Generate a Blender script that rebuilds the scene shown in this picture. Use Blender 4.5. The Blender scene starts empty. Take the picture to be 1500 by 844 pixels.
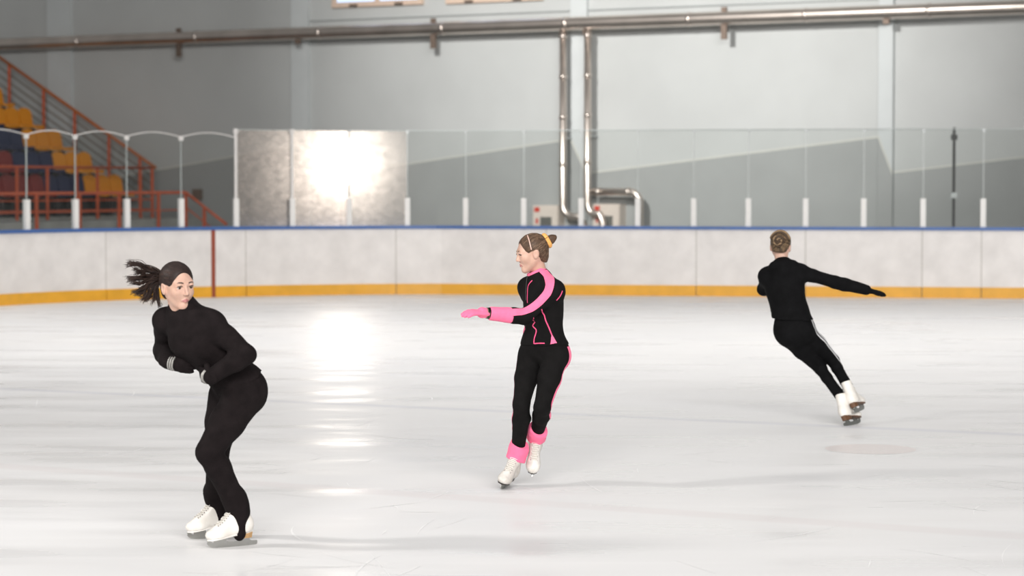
import bpy, math, random
import numpy as np
from mathutils import Vector, Matrix
random.seed(7); rng = np.random.default_rng(7)
sc = bpy.context.scene
col = sc.collection

# ------------------------------------------------------------------ camera
F = 3541.0; CAMH = 1.78; PITCH = math.atan(158.0 / F)
cd = bpy.data.cameras.new('camera'); cam = bpy.data.objects.new('camera', cd); col.objects.link(cam)
cd.sensor_width = 36.0; cd.lens = F / 1500 * 36.0; cd.clip_end = 500
cam.location = (0, 0, CAMH); cam.rotation_euler = (math.pi / 2 - PITCH, 0, 0)
cd.dof.use_dof = True; cd.dof.focus_distance = 13.6; cd.dof.aperture_fstop = 2.8
sc.camera = cam
# ------------------------------------------------------------------ light and exposure
sc.view_settings.view_transform = 'Standard'; sc.view_settings.look = 'None'
sc.view_settings.gamma = 1.0; sc.view_settings.use_curve_mapping = False
sc.view_settings.exposure = 0.0
sc.cycles.use_denoising = True
sc.cycles.max_bounces = 8; sc.cycles.transparent_max_bounces = 16
sc.cycles.sample_clamp_indirect = 6.0
wd = bpy.data.worlds.new('world'); sc.world = wd; wd.use_nodes = True
wd.node_tree.nodes['Background'].inputs['Color'].default_value = (1.0, 0.99, 0.97, 1)
wd.node_tree.nodes['Background'].inputs['Strength'].default_value = 0.19

def lamp(name, kind, loc, target, energy, color=(1, 1, 1), **kw):
    l = bpy.data.lights.new(name, kind); l.energy = energy; l.color = color
    for k, v in kw.items(): setattr(l, k, v)
    o = bpy.data.objects.new(name, l); col.objects.link(o); o.location = loc
    o.rotation_euler = (Vector(target) - Vector(loc)).to_track_quat('-Z', 'Y').to_euler()
    return o
# added overhead panels brightening the ice, an added fill behind the camera, a lamp high on the left, one aimed at the wall
lamp('ceiling_lamp', 'AREA', (0, 11.5, 9), (0, 11.5, 0), 240, (1, 0.975, 0.945), shape='RECTANGLE', size=26, size_y=10, spread=math.radians(115))
lamp('ceiling_lamp', 'AREA', (0, 26.8, 9), (0, 26.8, 0), 980, (1, 0.975, 0.945), shape='RECTANGLE', size=26, size_y=12, spread=math.radians(115))
lamp('window_light', 'AREA', (4, -14, 12), (2, 30, 0.6), 4000, (1, 0.975, 0.95), shape='RECTANGLE', size=24, size_y=4, spread=math.radians(100))
lamp('floodlight_left', 'AREA', (-8.0, 11.2, 5.0), (0, 13.3, 0.4), 80, (1, 0.97, 0.93), shape='DISK', size=0.9, spread=math.radians(90))
lamp('wall_floodlight', 'SPOT', (-4.5, 28.0, 9.4), (2.7, 45.9, 4.6), 15800, (1, 0.98, 0.95), spot_size=math.radians(50), spot_blend=1.0, shadow_soft_size=0.12)

# ------------------------------------------------------------------ pixel helpers (1500x844 frame)
cp, sp = math.cos(PITCH), math.sin(PITCH)
CAM = np.array([0, 0, CAMH])
def ray(px, py):
    x = (px - 750) / F; y = (422 - py) / F
    return np.array([x, cp + y * sp, -sp + y * cp])
def P(px, py, D):
    d = ray(px, py); return CAM + d * (D / d[1])
def G(px, py):
    d = ray(px, py); return CAM + d * (-CAMH / d[2])

# ------------------------------------------------------------------ object helpers
ROOT = {}
def link(o, parent=None):
    col.objects.link(o)
    if parent is not None: o.parent = parent
    return o
def base_of(parent):
    p = parent
    while p is not None:
        if p.name in ROOT: return ROOT[p.name]
        p = p.parent
    return np.zeros(3)
def mk(name, verts, faces, mat, parent=None, smooth=False, fmat=None):
    v = np.asarray(verts, float).reshape(-1, 3)
    if parent is not None: v = v - base_of(parent)
    me = bpy.data.meshes.new(name)
    me.from_pydata(v.tolist(), [], [tuple(int(i) for i in f) for f in faces]); me.update()
    for m in (mat if isinstance(mat, (list, tuple)) else [mat]): me.materials.append(m)
    if fmat is not None: me.polygons.foreach_set('material_index', np.asarray(fmat, np.int32))
    if smooth: me.polygons.foreach_set('use_smooth', np.ones(len(me.polygons), bool))
    return link(bpy.data.objects.new(name, me), parent)
def thing(name, loc, label, cat, group=None):
    o = bpy.data.objects.new(name, None); o.empty_display_size = 0.1; col.objects.link(o)
    o.location = tuple(float(x) for x in loc); ROOT[o.name] = np.array(loc, float)
    return tag(o, label, cat, group)
def tag(o, label=None, cat=None, group=None, kind=None):
    for k, v in (('label', label), ('category', cat), ('group', group), ('kind', kind)):
        if v: o[k] = v
    return o
class MB:
    def __init__(s): s.v = []; s.f = []
    def add(s, v, f):
        n = len(s.v); s.v += [tuple(x) for x in v]; s.f += [tuple(i + n for i in q) for q in f]; return s
    def box(s, c, ax, ay, az):          # centre and three half-axis vectors
        c, ax, ay, az = (np.asarray(q, float) for q in (c, ax, ay, az))
        v = [c + a * ax + b * ay + g * az for g in (-1, 1) for a, b in ((-1, -1), (1, -1), (1, 1), (-1, 1))]
        return s.add(v, [(3, 2, 1, 0), (4, 5, 6, 7), (0, 1, 5, 4), (1, 2, 6, 5), (2, 3, 7, 6), (3, 0, 4, 7)])
    def tube(s, pts, r, n=10, cap=True, flat=1.0, updir=None):
        pts = [np.asarray(p, float) for p in pts]; m = len(pts)
        rr = r if hasattr(r, '__len__') else [r] * m
        n0 = len(s.v); u = None
        for i, p in enumerate(pts):
            t = pts[min(i + 1, m - 1)] - pts[max(i - 1, 0)]; t = t / (np.linalg.norm(t) + 1e-12)
            if u is None:
                a = np.array(updir, float) if updir is not None else (np.array([0, 0, 1.]) if abs(t[2]) < 0.9 else np.array([1., 0, 0]))
                u = a - t * a.dot(t)
            else: u = u - t * u.dot(t)
            u = u / (np.linalg.norm(u) + 1e-12); w = np.cross(t, u)
            for k in range(n):
                an = 2 * math.pi * k / n
                s.v.append(tuple(p + rr[i] * (math.cos(an) * u * flat + math.sin(an) * w)))
        for i in range(m - 1):
            for k in range(n):
                a = n0 + i * n + k; b = n0 + i * n + (k + 1) % n
                s.f.append((a, b, b + n, a + n))
        if cap:
            s.f.append(tuple(n0 + k for k in reversed(range(n)))); s.f.append(tuple(n0 + (m - 1) * n + k for k in range(n)))
        return s
    def prism(s, poly, d):              # polygon of 3-D points extruded along vector d
        m = len(poly); poly = [np.asarray(p, float) for p in poly]; d = np.asarray(d, float)
        return s.add(poly + [p + d for p in poly], [tuple(reversed(range(m))), tuple(range(m, 2 * m))] + [(i, (i + 1) % m, (i + 1) % m + m, i + m) for i in range(m)])
    def make(s, name, mat, parent=None, smooth=False): return mk(name, s.v, s.f, mat, parent, smooth)
def spline(pts, n):
    pts = [np.asarray(p, float) for p in pts]; m = len(pts); out = []
    for j in range(n):
        u = j / (n - 1) * (m - 1); i = min(int(u), m - 2); t = u - i
        p0, p1, p2, p3 = pts[max(i - 1, 0)], pts[i], pts[i + 1], pts[min(i + 2, m - 1)]
        out.append(0.5 * (2 * p1 + (p2 - p0) * t + (2 * p0 - 5 * p1 + 4 * p2 - p3) * t * t + (3 * p1 - p0 - 3 * p2 + p3) * t ** 3))
    return out

# ------------------------------------------------------------------ materials
def mat(name, c, rough=0.6, metal=0.0, var=0.06, scale=30.0, bump=0.0, bscale=None, stretch=None, emit=0, spec=0.5, sss=0, c2=None, sheen=0):
    m = bpy.data.materials.new(name); m.use_nodes = True; nt = m.node_tree; b = nt.nodes['Principled BSDF']
    tc = nt.nodes.new('ShaderNodeTexCoord'); mp = nt.nodes.new('ShaderNodeMapping'); nt.links.new(tc.outputs['Object'], mp.inputs[0])
    if stretch: mp.inputs['Scale'].default_value = stretch
    nz = nt.nodes.new('ShaderNodeTexNoise'); nz.inputs['Scale'].default_value = scale; nz.inputs['Detail'].default_value = 5
    nt.links.new(mp.outputs[0], nz.inputs['Vector'])
    mx = nt.nodes.new('ShaderNodeMix'); mx.data_type = 'RGBA'
    a = tuple(max(0, x * (1 - var)) for x in c); d = c2 or tuple(min(1, x * (1 + var)) for x in c)
    rp = nt.nodes.new('ShaderNodeMapRange'); rp.inputs[1].default_value = 0.3; rp.inputs[2].default_value = 0.7
    nt.links.new(nz.outputs['Fac'], rp.inputs[0]); nt.links.new(rp.outputs[0], mx.inputs['Factor'])
    mx.inputs['A'].default_value = (*a, 1); mx.inputs['B'].default_value = (*d, 1)
    nt.links.new(mx.outputs['Result'], b.inputs['Base Color'])
    b.inputs['Roughness'].default_value = rough; b.inputs['Metallic'].default_value = metal
    b.inputs['Specular IOR Level'].default_value = spec
    if sheen: b.inputs['Sheen Weight'].default_value = sheen; b.inputs['Sheen Roughness'].default_value = 0.5
    if sss: b.inputs['Subsurface Weight'].default_value = sss; b.inputs['Subsurface Radius'].default_value = (0.01, 0.004, 0.002); b.inputs['Subsurface Scale'].default_value = 0.6
    if bump:
        n2 = nt.nodes.new('ShaderNodeTexNoise'); n2.inputs['Scale'].default_value = bscale or scale; n2.inputs['Detail'].default_value = 4
        nt.links.new(mp.outputs[0], n2.inputs['Vector'])
        bp = nt.nodes.new('ShaderNodeBump'); bp.inputs['Strength'].default_value = 1.0; bp.inputs['Distance'].default_value = bump
        nt.links.new(n2.outputs['Fac'], bp.inputs['Height']); nt.links.new(bp.outputs[0], b.inputs['Normal'])
    if emit: b.inputs['Emission Color'].default_value = (*c, 1); b.inputs['Emission Strength'].default_value = emit
    return m
def srgb(r, g, b):
    f = lambda x: x / 12.92 if x <= 0.04045 else ((x + 0.055) / 1.055) ** 2.4
    return tuple(f(q / 255) for q in (r, g, b))

def ice_material():
    m = bpy.data.materials.new('ice'); m.use_nodes = True; nt = m.node_tree; b = nt.nodes['Principled BSDF']; L = nt.links.new
    tc = nt.nodes.new('ShaderNodeTexCoord')
    def noise(scale, stretch, detail=5, rot=0):
        mp = nt.nodes.new('ShaderNodeMapping'); mp.inputs['Scale'].default_value = stretch; mp.inputs['Rotation'].default_value = (0, 0, rot); L(tc.outputs['Object'], mp.inputs[0])
        nz = nt.nodes.new('ShaderNodeTexNoise'); nz.inputs['Scale'].default_value = scale; nz.inputs['Detail'].default_value = detail
        L(mp.outputs[0], nz.inputs['Vector']); return nz.outputs['Fac']
    def ramp(fac, lo, hi, o0=0, o1=1):
        r = nt.nodes.new('ShaderNodeMapRange'); L(fac, r.inputs[0])
        for i, v in enumerate((lo, hi, o0, o1)): r.inputs[i + 1].default_value = v
        return r.outputs[0]
    def mix(fac, a, c):
        x = nt.nodes.new('ShaderNodeMix'); x.data_type = 'RGBA'; L(fac, x.inputs['Factor'])
        for k, q in (('A', a), ('B', c)):
            if isinstance(q, tuple): x.inputs[k].default_value = (*q, 1)
            else: L(q, x.inputs[k])
        return x.outputs['Result']
    c = mix(ramp(noise(0.5, (1, 0.6, 1)), 0.35, 0.7), (0.83, 0.825, 0.825), (0.79, 0.79, 0.80))
    c = mix(ramp(noise(1.4, (0.35, 1.6, 1), 6, 0.25), 0.5, 0.8, 0, 0.35), c, (0.76, 0.745, 0.745))
    c = mix(ramp(noise(2.2, (0.2, 2.2, 1), 6, -0.3), 0.56, 0.75, 0, 0.3), c, (0.88, 0.88, 0.885))
    # two faint straight bands in the ice colour
    def line(p, q, w, colr, k, c):
        p, q = G(*p), G(*q); d = q - p; d /= np.linalg.norm(d); n = np.array([-d[1], d[0], 0])
        dp = nt.nodes.new('ShaderNodeVectorMath'); dp.operation = 'DOT_PRODUCT'; L(tc.outputs['Object'], dp.inputs[0]); dp.inputs[1].default_value = tuple(n)
        s = nt.nodes.new('ShaderNodeMath'); s.operation = 'SUBTRACT'; L(dp.outputs['Value'], s.inputs[0]); s.inputs[1].default_value = float(n.dot(p))
        a = nt.nodes.new('ShaderNodeMath'); a.operation = 'ABSOLUTE'; L(s.outputs[0], a.inputs[0])
        return mix(ramp(a.outputs[0], w * 0.55, w * 1.1, k, 0), c, colr)
    c = line((390, 587), (1500, 637), 0.10, (0.60, 0.61, 0.68), 0.4, c)
    c = line((860, 742), (1500, 786), 0.13, (0.72, 0.66, 0.66), 0.3, c)
    L(c, b.inputs['Base Color'])
    L(ramp(noise(1.1, (0.5, 2.0, 1), 6), 0.35, 0.65, 0.22, 0.55), b.inputs['Roughness'])
    b.inputs['Specular IOR Level'].default_value = 0.12; b.inputs['IOR'].default_value = 1.31
    bp = nt.nodes.new('ShaderNodeBump'); bp.inputs['Distance'].default_value = 0.0015; bp.inputs['Strength'].default_value = 0.25
    L(noise(6.0, (0.6, 1.6, 1), 6), bp.inputs['Height']); L(bp.outputs[0], b.inputs['Normal'])
    return m
def glass_material(name, tint, scatter=0.0, gloss=0.02):
    m = bpy.data.materials.new(name); m.use_nodes = True; nt = m.node_tree; L = nt.links.new
    nt.nodes.remove(nt.nodes['Principled BSDF']); out = nt.nodes['Material Output']
    tr = nt.nodes.new('ShaderNodeBsdfTransparent'); tr.inputs[0].default_value = (*tint, 1)
    gl = nt.nodes.new('ShaderNodeBsdfGlossy'); gl.inputs['Roughness'].default_value = 0.08; gl.inputs['Color'].default_value = (1, 1, 1, 1)
    m1 = nt.nodes.new('ShaderNodeMixShader'); m1.inputs[0].default_value = gloss; L(tr.outputs[0], m1.inputs[1]); L(gl.outputs[0], m1.inputs[2])
    last = m1
    if scatter:
        tc = nt.nodes.new('ShaderNodeTexCoord'); mp = nt.nodes.new('ShaderNodeMapping'); L(tc.outputs['Object'], mp.inputs[0]); mp.inputs['Scale'].default_value = (1, 1, 1.5)
        nz = nt.nodes.new('ShaderNodeTexNoise'); nz.inputs['Scale'].default_value = 7; nz.inputs['Detail'].default_value = 10; nz.inputs['Roughness'].default_value = 0.75; L(mp.outputs[0], nz.inputs['Vector'])
        mr = nt.nodes.new('ShaderNodeMapRange'); L(nz.outputs['Fac'], mr.inputs[0])
        for i, v in enumerate((0.3, 0.7, scatter * 0.45, scatter * 1.5)): mr.inputs[i + 1].default_value = v
        tl = nt.nodes.new('ShaderNodeBsdfTranslucent'); tl.inputs[0].default_value = (0.9, 0.84, 0.80, 1)
        m2 = nt.nodes.new('ShaderNodeMixShader'); L(mr.outputs[0], m2.inputs[0]); L(m1.outputs[0], m2.inputs[1]); L(tl.outputs[0], m2.inputs[2]); last = m2
    L(last.outputs[0], out.inputs['Surface']); return m

M = dict(
    ice=ice_material(),
    board=mat('board_plastic', (0.77, 0.74, 0.72), 0.45, var=0.08, scale=3.5, c2=(0.82, 0.79, 0.77), bump=0.0015, bscale=9),
    joint=mat('board_joint', (0.42, 0.40, 0.36), 0.7),
    yellow=mat('kick_yellow', srgb(228, 168, 48), 0.4, var=0.08, scale=5),
    blue=mat('cap_blue', srgb(66, 102, 162), 0.4, var=0.08, scale=8),
    redline=mat('goal_line_red', srgb(150, 70, 48), 0.5),
    white=mat('white_paint', (0.80, 0.79, 0.77), 0.4, var=0.03),
    clamp=mat('clamp_grey', (0.42, 0.44, 0.44), 0.4, metal=0.3),
    edge=mat('pane_edge', (0.46, 0.50, 0.49), 0.4),
    whitepost=mat('white_edge', (0.72, 0.70, 0.68), 0.4),
    glass=glass_material('rink_glass', (0.945, 0.955, 0.95), 0.012),
    haze=glass_material('scratched_glass', (0.90, 0.89, 0.88), 0.24), haze2=glass_material('lightly_scratched_glass', (0.91, 0.91, 0.905), 0.17),
    wall=mat('painted_wall', (0.485, 0.500, 0.494), 0.6, var=0.04, scale=0.8, bump=0.002, bscale=40),
    dado=mat('dado_paint', (0.33, 0.342, 0.338), 0.6, var=0.04, scale=1.5, bump=0.002, bscale=40),
    stripe=mat('stripe_paint', (0.56, 0.56, 0.52), 0.6),
    pilaster=mat('pilaster_paint', (0.55, 0.578, 0.58), 0.6, var=0.03, scale=2),
    pipe=mat('pipe_steel', (0.74, 0.66, 0.60), 0.34, metal=1.0, var=0.12, scale=1.5),
    brownsteel=mat('bracket_steel', (0.20, 0.15, 0.12), 0.5, metal=0.4),
    cabinet=mat('cabinet_beige', (0.62, 0.55, 0.49), 0.5),
    red=mat('sign_red', srgb(190, 60, 45), 0.5),
    darkpane=mat('dark_pane', (0.12, 0.12, 0.11), 0.25),
    frame=mat('window_frame', srgb(214, 190, 172), 0.5),
    skypane=mat('window_daylight', (0.55, 0.68, 0.90), 0.3, emit=0.75, var=0.03),
    orange=mat('rail_orange', srgb(205, 98, 62), 0.5, var=0.12, scale=6),
    tanrail=mat('rail_tan', srgb(176, 100, 52), 0.5, var=0.12, scale=6),
    cable=mat('rail_cable', srgb(110, 96, 80), 0.5, metal=0.3),
    sy=mat('seat_yellow', srgb(230, 150, 35), 0.45, var=0.06), sb=mat('seat_blue', srgb(44, 52, 84), 0.45, var=0.1), sr=mat('seat_red', srgb(135, 48, 46), 0.45, var=0.1),
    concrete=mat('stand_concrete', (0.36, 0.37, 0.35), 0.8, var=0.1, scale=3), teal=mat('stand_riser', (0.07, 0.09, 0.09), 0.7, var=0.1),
    dark=mat('dark_metal', (0.06, 0.06, 0.06), 0.5),
    floor2=mat('hall_floor', (0.25, 0.26, 0.26), 0.8),
    lampbody=mat('floodlight_housing', (0.5, 0.5, 0.5), 0.4, metal=0.5),
    lamplens=mat('floodlight_lens', (1.0, 0.93, 0.85), 0.3, emit=45, var=0),  # glowing disc of the lamp added for the glare in the glass
    snow=mat('skate_scratch', (0.93, 0.93, 0.93), 0.6, var=0.02), spot=mat('faceoff_red', (0.80, 0.745, 0.735), 0.35, var=0.04),
    skin=mat('skin', (0.55, 0.345, 0.265), 0.5, var=0.06, scale=25, c2=(0.61, 0.395, 0.31), sss=0.15, spec=0.35),
    lips=mat('lips', (0.42, 0.17, 0.16), 0.45, var=0.05),
    eyewhite=mat('eye_white', (0.46, 0.43, 0.41), 0.2), iris=mat('iris', (0.05, 0.032, 0.022), 0.15),
    lash=mat('lash_dark', (0.035, 0.022, 0.018), 0.6),
    hair1=mat('hair_dark_brown', (0.020, 0.011, 0.009), 0.55, spec=0.3, var=0.35, scale=60), hair1b=mat('hair_brown_strand', (0.042, 0.023, 0.017), 0.55, spec=0.3, var=0.3, scale=60),
    hair2=mat('hair_brown', (0.075, 0.043, 0.026), 0.55, spec=0.3, var=0.35, scale=60), hair2b=mat('hair_light_brown', (0.19, 0.12, 0.075), 0.55, spec=0.3, var=0.3, scale=60),
    hair3=mat('hair_bronze', (0.060, 0.037, 0.022), 0.55, spec=0.3, var=0.35, scale=60), hair3b=mat('hair_blond_strand', (0.24, 0.16, 0.09), 0.55, spec=0.3, var=0.3, scale=60),
    black1=mat('black_wool', (0.0105, 0.0078, 0.0082), 0.9, var=0.25, scale=18, bump=0.004, bscale=35, spec=0.10),
    black2=mat('black_knit', (0.006, 0.0055, 0.0055), 0.85, var=0.25, scale=18, bump=0.002, bscale=40, spec=0.12),
    black3=mat('black_jersey', (0.004, 0.004, 0.0045), 0.85, var=0.25, scale=18, bump=0.004, bscale=30, spec=0.10),
    pink=mat('pink_fabric', srgb(252, 112, 152), 0.8, var=0.06, scale=40, bump=0.002, bscale=60, sheen=0.1),
    hotpink=mat('pink_piping', srgb(225, 80, 125), 0.8, var=0.06),
    boot=mat('boot_leather', (0.74, 0.70, 0.64), 0.4, var=0.06, scale=20, c2=(0.80, 0.775, 0.735)), boot2=mat('worn_boot_leather', (0.62, 0.585, 0.53), 0.45, var=0.14, scale=25, c2=(0.76, 0.74, 0.70)),
    lace=mat('lace_cotton', (0.78, 0.755, 0.71), 0.8), eyelet=mat('eyelet_metal', (0.30, 0.27, 0.24), 0.35, metal=0.8), tongue=mat('tongue_felt', (0.52, 0.49, 0.44), 0.8),
    sole=mat('sole_brown', srgb(96, 66, 44), 0.45, var=0.15), tansole=mat('sole_tan', srgb(176, 140, 96), 0.5, var=0.15), darksole=mat('sole_dark', (0.03, 0.026, 0.024), 0.4),
    steel=mat('blade_steel', (0.50, 0.50, 0.48), 0.3, metal=1.0, var=0.05), silver=mat('silver_print', (0.36, 0.35, 0.33), 0.45, metal=0.4),
    scrunchie=mat('scrunchie_orange', srgb(236, 172, 96), 0.8, var=0.1, scale=60, bump=0.003, bscale=90), band=mat('hair_tie', (0.02, 0.015, 0.015), 0.7),
    bracelet=mat('bracelet', (0.16, 0.13, 0.08), 0.5), stripe_w=mat('white_stripe', (0.62, 0.62, 0.63), 0.7), scalp=mat('scalp', (0.62, 0.42, 0.35), 0.5),
)

# ================================================================== SETTING
# ---- plan of the boards: a straight run and the rink corner on the left
S0 = G(640, 431.0)[:2]; S1 = G(1500, 437.6)[:2]
eb = (S1 - S0) / np.linalg.norm(S1 - S0)
plan = spline([np.array(G(*q)[:2]) for q in ((-260, 471), (-170, 461.5), (-80, 454), (0, 448.2), (80, 443.8), (163, 440.2), (250, 437.2), (350, 434.6), (450, 432.8), (550, 431.5), (640, 431.0))], 61)
for k in range(1, 31): plan.append(S0 + eb * k * 0.8)
for k in range(34):                        # the corner goes on to the left until it turns into the side boards
    d_ = plan[0] - plan[1]; d_ /= np.linalg.norm(d_); an_ = min(0.075, max(0.0, math.atan2(d_[0] * -1 + d_[1] * 0, -d_[1]) if d_[0] < 0 else 0.0))
    plan.insert(0, plan[0] + 0.6 * np.array([d_[0] * math.cos(an_) - d_[1] * math.sin(an_), d_[0] * math.sin(an_) + d_[1] * math.cos(an_)]))
plan = np.array(plan); seg = np.linalg.norm(np.diff(plan, axis=0), axis=1); arc = np.concatenate([[0], np.cumsum(seg)])
def plan_at(s):
    p = np.array([np.interp(s, arc, plan[:, i]) for i in (0, 1)])
    q = np.array([np.interp(s + 0.05, arc, plan[:, i]) for i in (0, 1)]) - np.array([np.interp(s - 0.05, arc, plan[:, i]) for i in (0, 1)])
    t = q / np.linalg.norm(q); n = np.array([t[1], -t[0]]); return p, t, n    # n to the ice side
def s_of_px(px):
    x = (px - 750) / F; d = plan[:, 0] - x * plan[:, 1]
    for i in range(len(d) - 1):
        if d[i] <= 0 <= d[i + 1]: return arc[i] + (arc[i + 1] - arc[i]) * (-d[i]) / (d[i + 1] - d[i])
    return arc[-1] if px > 750 else 0.0
def strip(s0, s1, o0, o1, z0, z1, step=0.25, ztop=None):
    n = max(1, int(math.ceil((s1 - s0) / step))); v = []; f = []
    for i in range(n + 1):
        s = s0 + (s1 - s0) * i / n; p, t, nn = plan_at(s); a = p + nn * o0; b = p + nn * o1
        zt = z1 if ztop is None else z1 + ztop(i / n)
        v += [(*a, z0), (*b, z0), (*b, zt), (*a, zt)]
    for i in range(n):
        k = i * 4
        for j in range(4): f.append((k + j, k + 4 + j, k + 4 + (j + 1) % 4, k + (j + 1) % 4))
    f += [(3, 2, 1, 0), (n * 4, n * 4 + 1, n * 4 + 2, n * 4 + 3)]
    return v, f
# ---- ice
fl = mk('floor', [(-40, -12, 0), (40, -12, 0), (40, 60, 0), (-40, 60, 0)], [(0, 1, 2, 3)], M['ice'])
tag(fl, 'white scratched ice surface of the skating rink', None, kind='structure')
sp_ = G(1275, 658); mb = MB(); n = 40
ring = [(sp_[0] + 0.30 * math.cos(2 * math.pi * k / n), sp_[1] + 0.30 * math.sin(2 * math.pi * k / n), 0.0008) for k in range(n)]
mk('faceoff_spot', ring, [tuple(range(n))], M['spot'], fl)['label'] = 'faint pink face-off spot'
mb = MB()
def scratch(px, py, L, ang, w, curve):
    c = G(px, py)[:2]; pts = []
    for k in range(7):
        u = (k / 6 - 0.5) * L; a = ang + curve * u
        pts.append(c + np.array([math.cos(ang), math.sin(ang)]) * u + np.array([-math.sin(ang), math.cos(ang)]) * curve * u * u)
    v = []
    for k, p in enumerate(pts):
        q = pts[min(k + 1, 6)] - pts[max(k - 1, 0)]; q /= np.linalg.norm(q); nn = np.array([-q[1], q[0]]) * w * (1 - abs(k / 3 - 1) * 0.8)
        v += [(*(p - nn), 0.0012), (*(p + nn), 0.0012)]
    mb.add(v, [(2 * k, 2 * k + 2, 2 * k + 3, 2 * k + 1) for k in range(6)])
for (x0, x1, y0, y1, num) in ((400, 640, 480, 640, 46), (380, 700, 640, 840, 30), (0, 380, 470, 700, 22), (820, 1500, 660, 840, 22)):
    for _ in range(num): scratch(random.uniform(x0, x1), random.uniform(y0, y1), random.uniform(0.12, 0.8), random.uniform(-1.9, 1.9), random.uniform(0.003, 0.007), random.uniform(-0.5, 0.5))
tag(mb.make('skate_scratches', M['snow'], fl), 'thin white skate scratches on the ice', kind='stuff')

tag(mk('floor_surround', *strip(0.3, arc[-1] - 0.2, -0.06, -22, 0.001, 0.006), M['floor2']), 'grey concrete floor around the outside of the rink', None, kind='structure')
# ---- dasher boards
JO = [-150, 155, 360, 580, 800, 1020, 1180, 1351, 1438, 1700]
mid = plan_at(s_of_px(750))[0]
bd = thing('dasher_boards', (*mid, 0), 'scuffed white rink boards with yellow kick plate and blue cap rail', 'boards')
JS = list(np.arange(0.3, s_of_px(-100) - 0.8, 2.3)) + [s_of_px(q) for q in JO[1:]]
for a, b in zip(JS[:-1], JS[1:]):
    s0, s1 = a + 0.006, b - 0.006
    mk('board_panel', *strip(s0, s1, 0.0, -0.05, 0.15, 1.035), M['board'], bd)
    mk('kick_plate', *strip(s0, s1, 0.012, -0.05, 0.0, 0.165), M['yellow'], bd)
    if b < s_of_px(1500):
        mk('joint_strip', *strip(s1 - 0.002, s1 + 0.014, -0.004, -0.04, 0.165, 1.035), M['joint'], bd)
mk('cap_rail', *strip(0.3, s_of_px(1700) - 0.01, 0.03, -0.16, 1.022, 1.072), M['blue'], bd)['label'] = 'blue cap rail'
mk('goal_line', *strip(s_of_px(309.3), s_of_px(314.7), 0.016, 0.0, 0.0, 1.03), M['redline'], bd)['label'] = 'red-brown goal line stripe running up the boards'
# ---- protective glass
PX = [-32, 42, 113, 188, 267, 347, 429, 512, 597, 682, 767, 851, 934, 1016, 1096, 1180, 1265, 1352, 1440, 1530]
gl = thing('rink_glass', (*mid, 1.072), 'tinted protective glass panes above the boards with short white posts', 'glass')
gtop = lambda px: 2.43 if px < 340 else 2.55
PXS = [(q, -100) for q in np.arange(s_of_px(-32) - 0.92 * 14, s_of_px(-32) - 0.5, 0.92)] + [(s_of_px(q), q) for q in PX]
for i, (s, px) in enumerate(PXS):
    p, t, nn = plan_at(s); c = p - nn * 0.04; t3 = np.array([*t, 0]); n3 = np.array([*nn, 0]); H = gtop(px)
    po = MB().box((*c, 1.072 + 0.215), t3 * 0.040, n3 * 0.035, (0, 0, 0.215)).make('post', M['white'], gl)
    lit_joint = px in (347, 429)  # light caught by these two joints is put into a whiter colour
    MB().box((*c, (1.50 + H) / 2), t3 * (0.022 if lit_joint else 0.005), n3 * 0.012, (0, 0, (H - 1.50) / 2)).make('pane_joint', M['whitepost'] if lit_joint else M['edge'], po)
    MB().box((*c, H - 0.02), t3 * (0.035 if px < 440 else 0.02), n3 * 0.02, (0, 0, 0.035 if px < 440 else 0.02)).make('clamp', M['whitepost'] if px < 440 else M['clamp'], po)
    if i + 1 < len(PXS):
        s1, b = PXS[i + 1]; H2 = min(H, gtop(b))
        sag = (lambda u: 0.07 * math.sin(math.pi * u)) if b < 360 else None
        pane = mk('glass_pane', *strip(s + 0.012, s1 - 0.012, -0.034, -0.046, 1.075, H2, 0.12, sag), M['haze'] if px in (347, 429) else (M['haze2'] if px == 512 else M['glass']), gl)
        tr = [];
        if b < 360:
            pts = []
            for k in range(9):
                q, _, m2 = plan_at(s + (s1 - s) * k / 8); q = q - m2 * 0.04; pts.append((*q, H2 + sag(k / 8)))
            MB().tube(pts, 0.009, 6).make('top_trim', M['whitepost'], pane)
        else:
            q0, _, m0 = plan_at(s + 0.012); q1, _, m1 = plan_at(s1 - 0.012)
            MB().tube([(*(q0 - m0 * 0.04), H2), (*(q1 - m1 * 0.04), H2)], 0.008, 6).make('top_trim', M['edge'], pane)
# ---- dark pole standing against the glass
p, t, nn = plan_at(s_of_px(1397)); c = p - nn * 0.22
np_ = thing('net_pole', (*c, 0), 'thin dark metal pole standing just behind the glass on the right', 'pole')
po = MB().tube([(*c, 0), (*c, 2.58)], 0.022, 10).make('pole_shaft', M['dark'], np_)
for z in (2.43, 1.55): MB().box((*c, z), (0.045, 0, 0), (0, 0.03, 0), (0, 0, 0.04)).make('pole_clamp', M['clamp'] if z < 2 else M['dark'], np_)

# ---- back wall frame (angled to the boards)
A0 = P(0, 264, 53.2)[:2]; A1 = P(1500, 264, 42.1)[:2]
ew = (A1 - A0) / np.linalg.norm(A1 - A0); nw = np.array([ew[1], -ew[0]]); EW = np.array([*ew, 0]); NW = np.array([*nw, 0]); UZ = np.array([0, 0, 1.])
A3 = np.array([*A0, 0])
def WP(px, py, t=0.0):                     # where the pixel's ray meets the wall plane moved t metres towards the rink
    d = ray(px, py); o = A3 + NW * t; k = (o - CAM).dot(NW) / d.dot(NW); return CAM + d * k
def W(s, t, z): return A3 + EW * s + NW * t + UZ * z
def sOf(px, t=0.0): return (WP(px, 264, t) - A3).dot(EW)
wl = MB().box(W(12, -0.15, 5.0), EW * 36, NW * 0.15, UZ * 5.0).make('wall_back', M['wall'])
tag(wl, 'pale blue-grey painted hall wall behind the rink', None, kind='structure')
PIL = [(74, 108), (430, 455), (838, 862), (1288, 1309), (1752, 1776)]
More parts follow.
